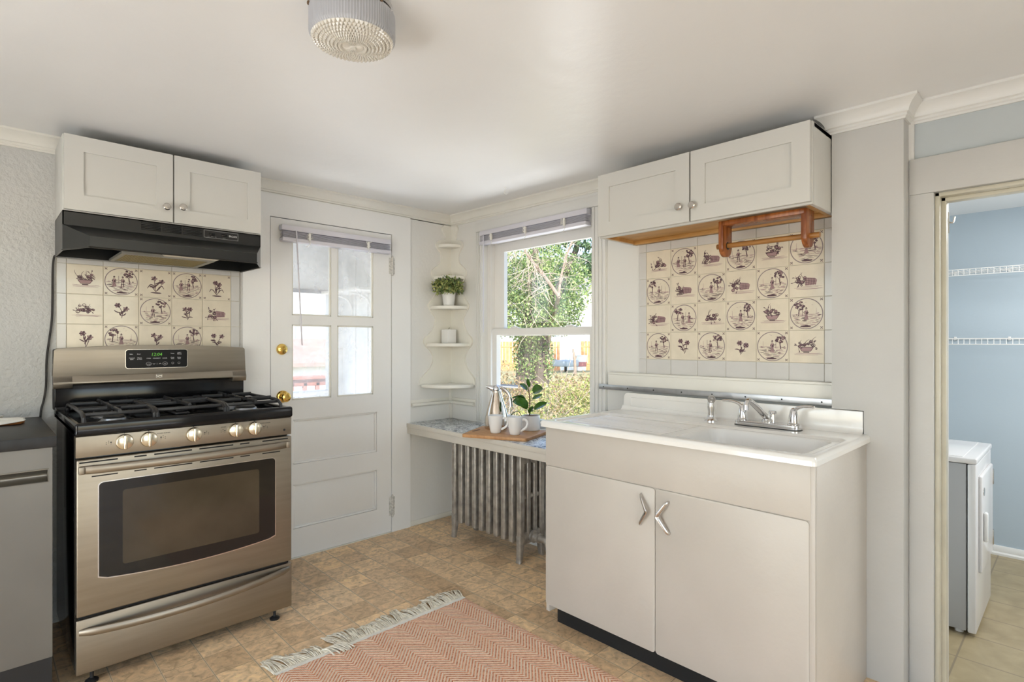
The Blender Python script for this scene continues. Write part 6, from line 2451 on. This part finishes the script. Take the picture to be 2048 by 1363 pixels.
MB().tube([cb - RT * .35 + Vector((0, 0, .18)), cb - RT * .8 + Vector((0, 0, .33)), cb - RT * 1.05 + Vector((0, 0, .3))], .022, 6).build('handle', M_galv, t)
MB().lathe([(.001, -.04), (.16, -.04), (.16, .04), (.001, .04)], (cb.x, cb.y, .16), 18, (RT.x, RT.y, 0)).build('wheel', M_blackm, t)
# chain link fence near the house
t = thing('chain_link_fence', 'low galvanised chain link fence at the left edge of the window view', 'fence', yard(4.9, -.05, -.5))
r = MB().tube([yard(4.75, -.55, .87), yard(5.0, .05, .82)], .015, 8)
r.build('top_rail', M_galv, t)
MB().tube([yard(4.75, -.55, -.55), yard(4.75, -.55, .88)], .018, 8).build('post', M_galv, t)
cl = MB()
p0, p1 = yard(4.75, -.55, 0), yard(5.0, .05, 0)
for k in range(-20, 22):
    for s_ in (1, -1):
        a, e = k / 21, k / 21 + s_ * 1.15
        z0, z1 = -.35, .85
        pts = []
        for q in range(13):
            u = a + (e - a) * q / 12
            if 0 <= u <= 1:
                p = p0.lerp(p1, u)
                pts.append((p.x, p.y, z0 + (z1 - z0) * q / 12))
        if len(pts) > 1:
            cl.tube(pts, .0022, 4)
cl.build('wire_mesh', M_galv, t, weld=False)

# beyond the porch: neighbour house, low shed, red deck railing, yellow pole
house('white neighbouring house seen through the porch opening', yard(17, -8.6, 0), (0.86, 0.50), (-0.5, 0.86), 9.0, 7, -0.3, 3.2, 5.6,
      [('r', 1.9, .95, .95, 1.0), ('r', 5.2, 1.0, 1.1, 1.2)])
sh = yard(11.5, -4.9, 0)
t = thing('garden_shed', 'low white shed with brown roof beyond the porch railing', 'shed', (sh.x, sh.y, 0))
MB().box(sh.x - 1.4, sh.y, -.3, sh.x + 1.8, sh.y + 1.8, .72).build('walls', M_housew, t)
MB().prism([(sh.y - .2, .70), (sh.y - .2, .78), (sh.y + 1.0, 1.30), (sh.y + 2.0, .78), (sh.y + 2.0, .70), (sh.y + 1.0, 1.22)], 'x', sh.x - 1.6, sh.x + 2.0).build('roof', mat('brown_roof', (.36, .24, .20), .9, var=.2, vscale=6), t)
t = thing('deck_railing', 'red brown wooden deck railing outside the porch', 'railing', (2.2, 6.4, -0.1))
b = MB()
b.box(0.2, 6.38, .78, 3.6, 6.52, .82, .006)
b.box(0.2, 6.42, .70, 3.6, 6.46, .78, .004)
b.box(0.2, 6.42, .02, 3.6, 6.46, .10, .004)
b.build('rails', M_deck, t)
for k in range(21):
    x = 0.3 + k * .155
    MB().box(x, 6.42, .08, x + .045, 6.465, .74, .004).build('baluster', M_deck, t)
for x in (0.2, 2.35, 3.5):
    MB().box(x, 6.40, -.5, x + .09, 6.49, .90, .006).build('post', M_deck, t)
MB().box(-.6, 4.72, -.20, 3.7, 6.5, -.12).build('deck_boards', M_deck, t)
yp = yard(9.0, -3.55, 0)
tag(MB().tube([(yp.x, yp.y, -.4), (yp.x - .05, yp.y, .6), (yp.x - .18, yp.y, 1.35)], .03, 8).build('garden_pole', M_yellow), 'yellow pole leaning beyond the deck railing', 'pole')
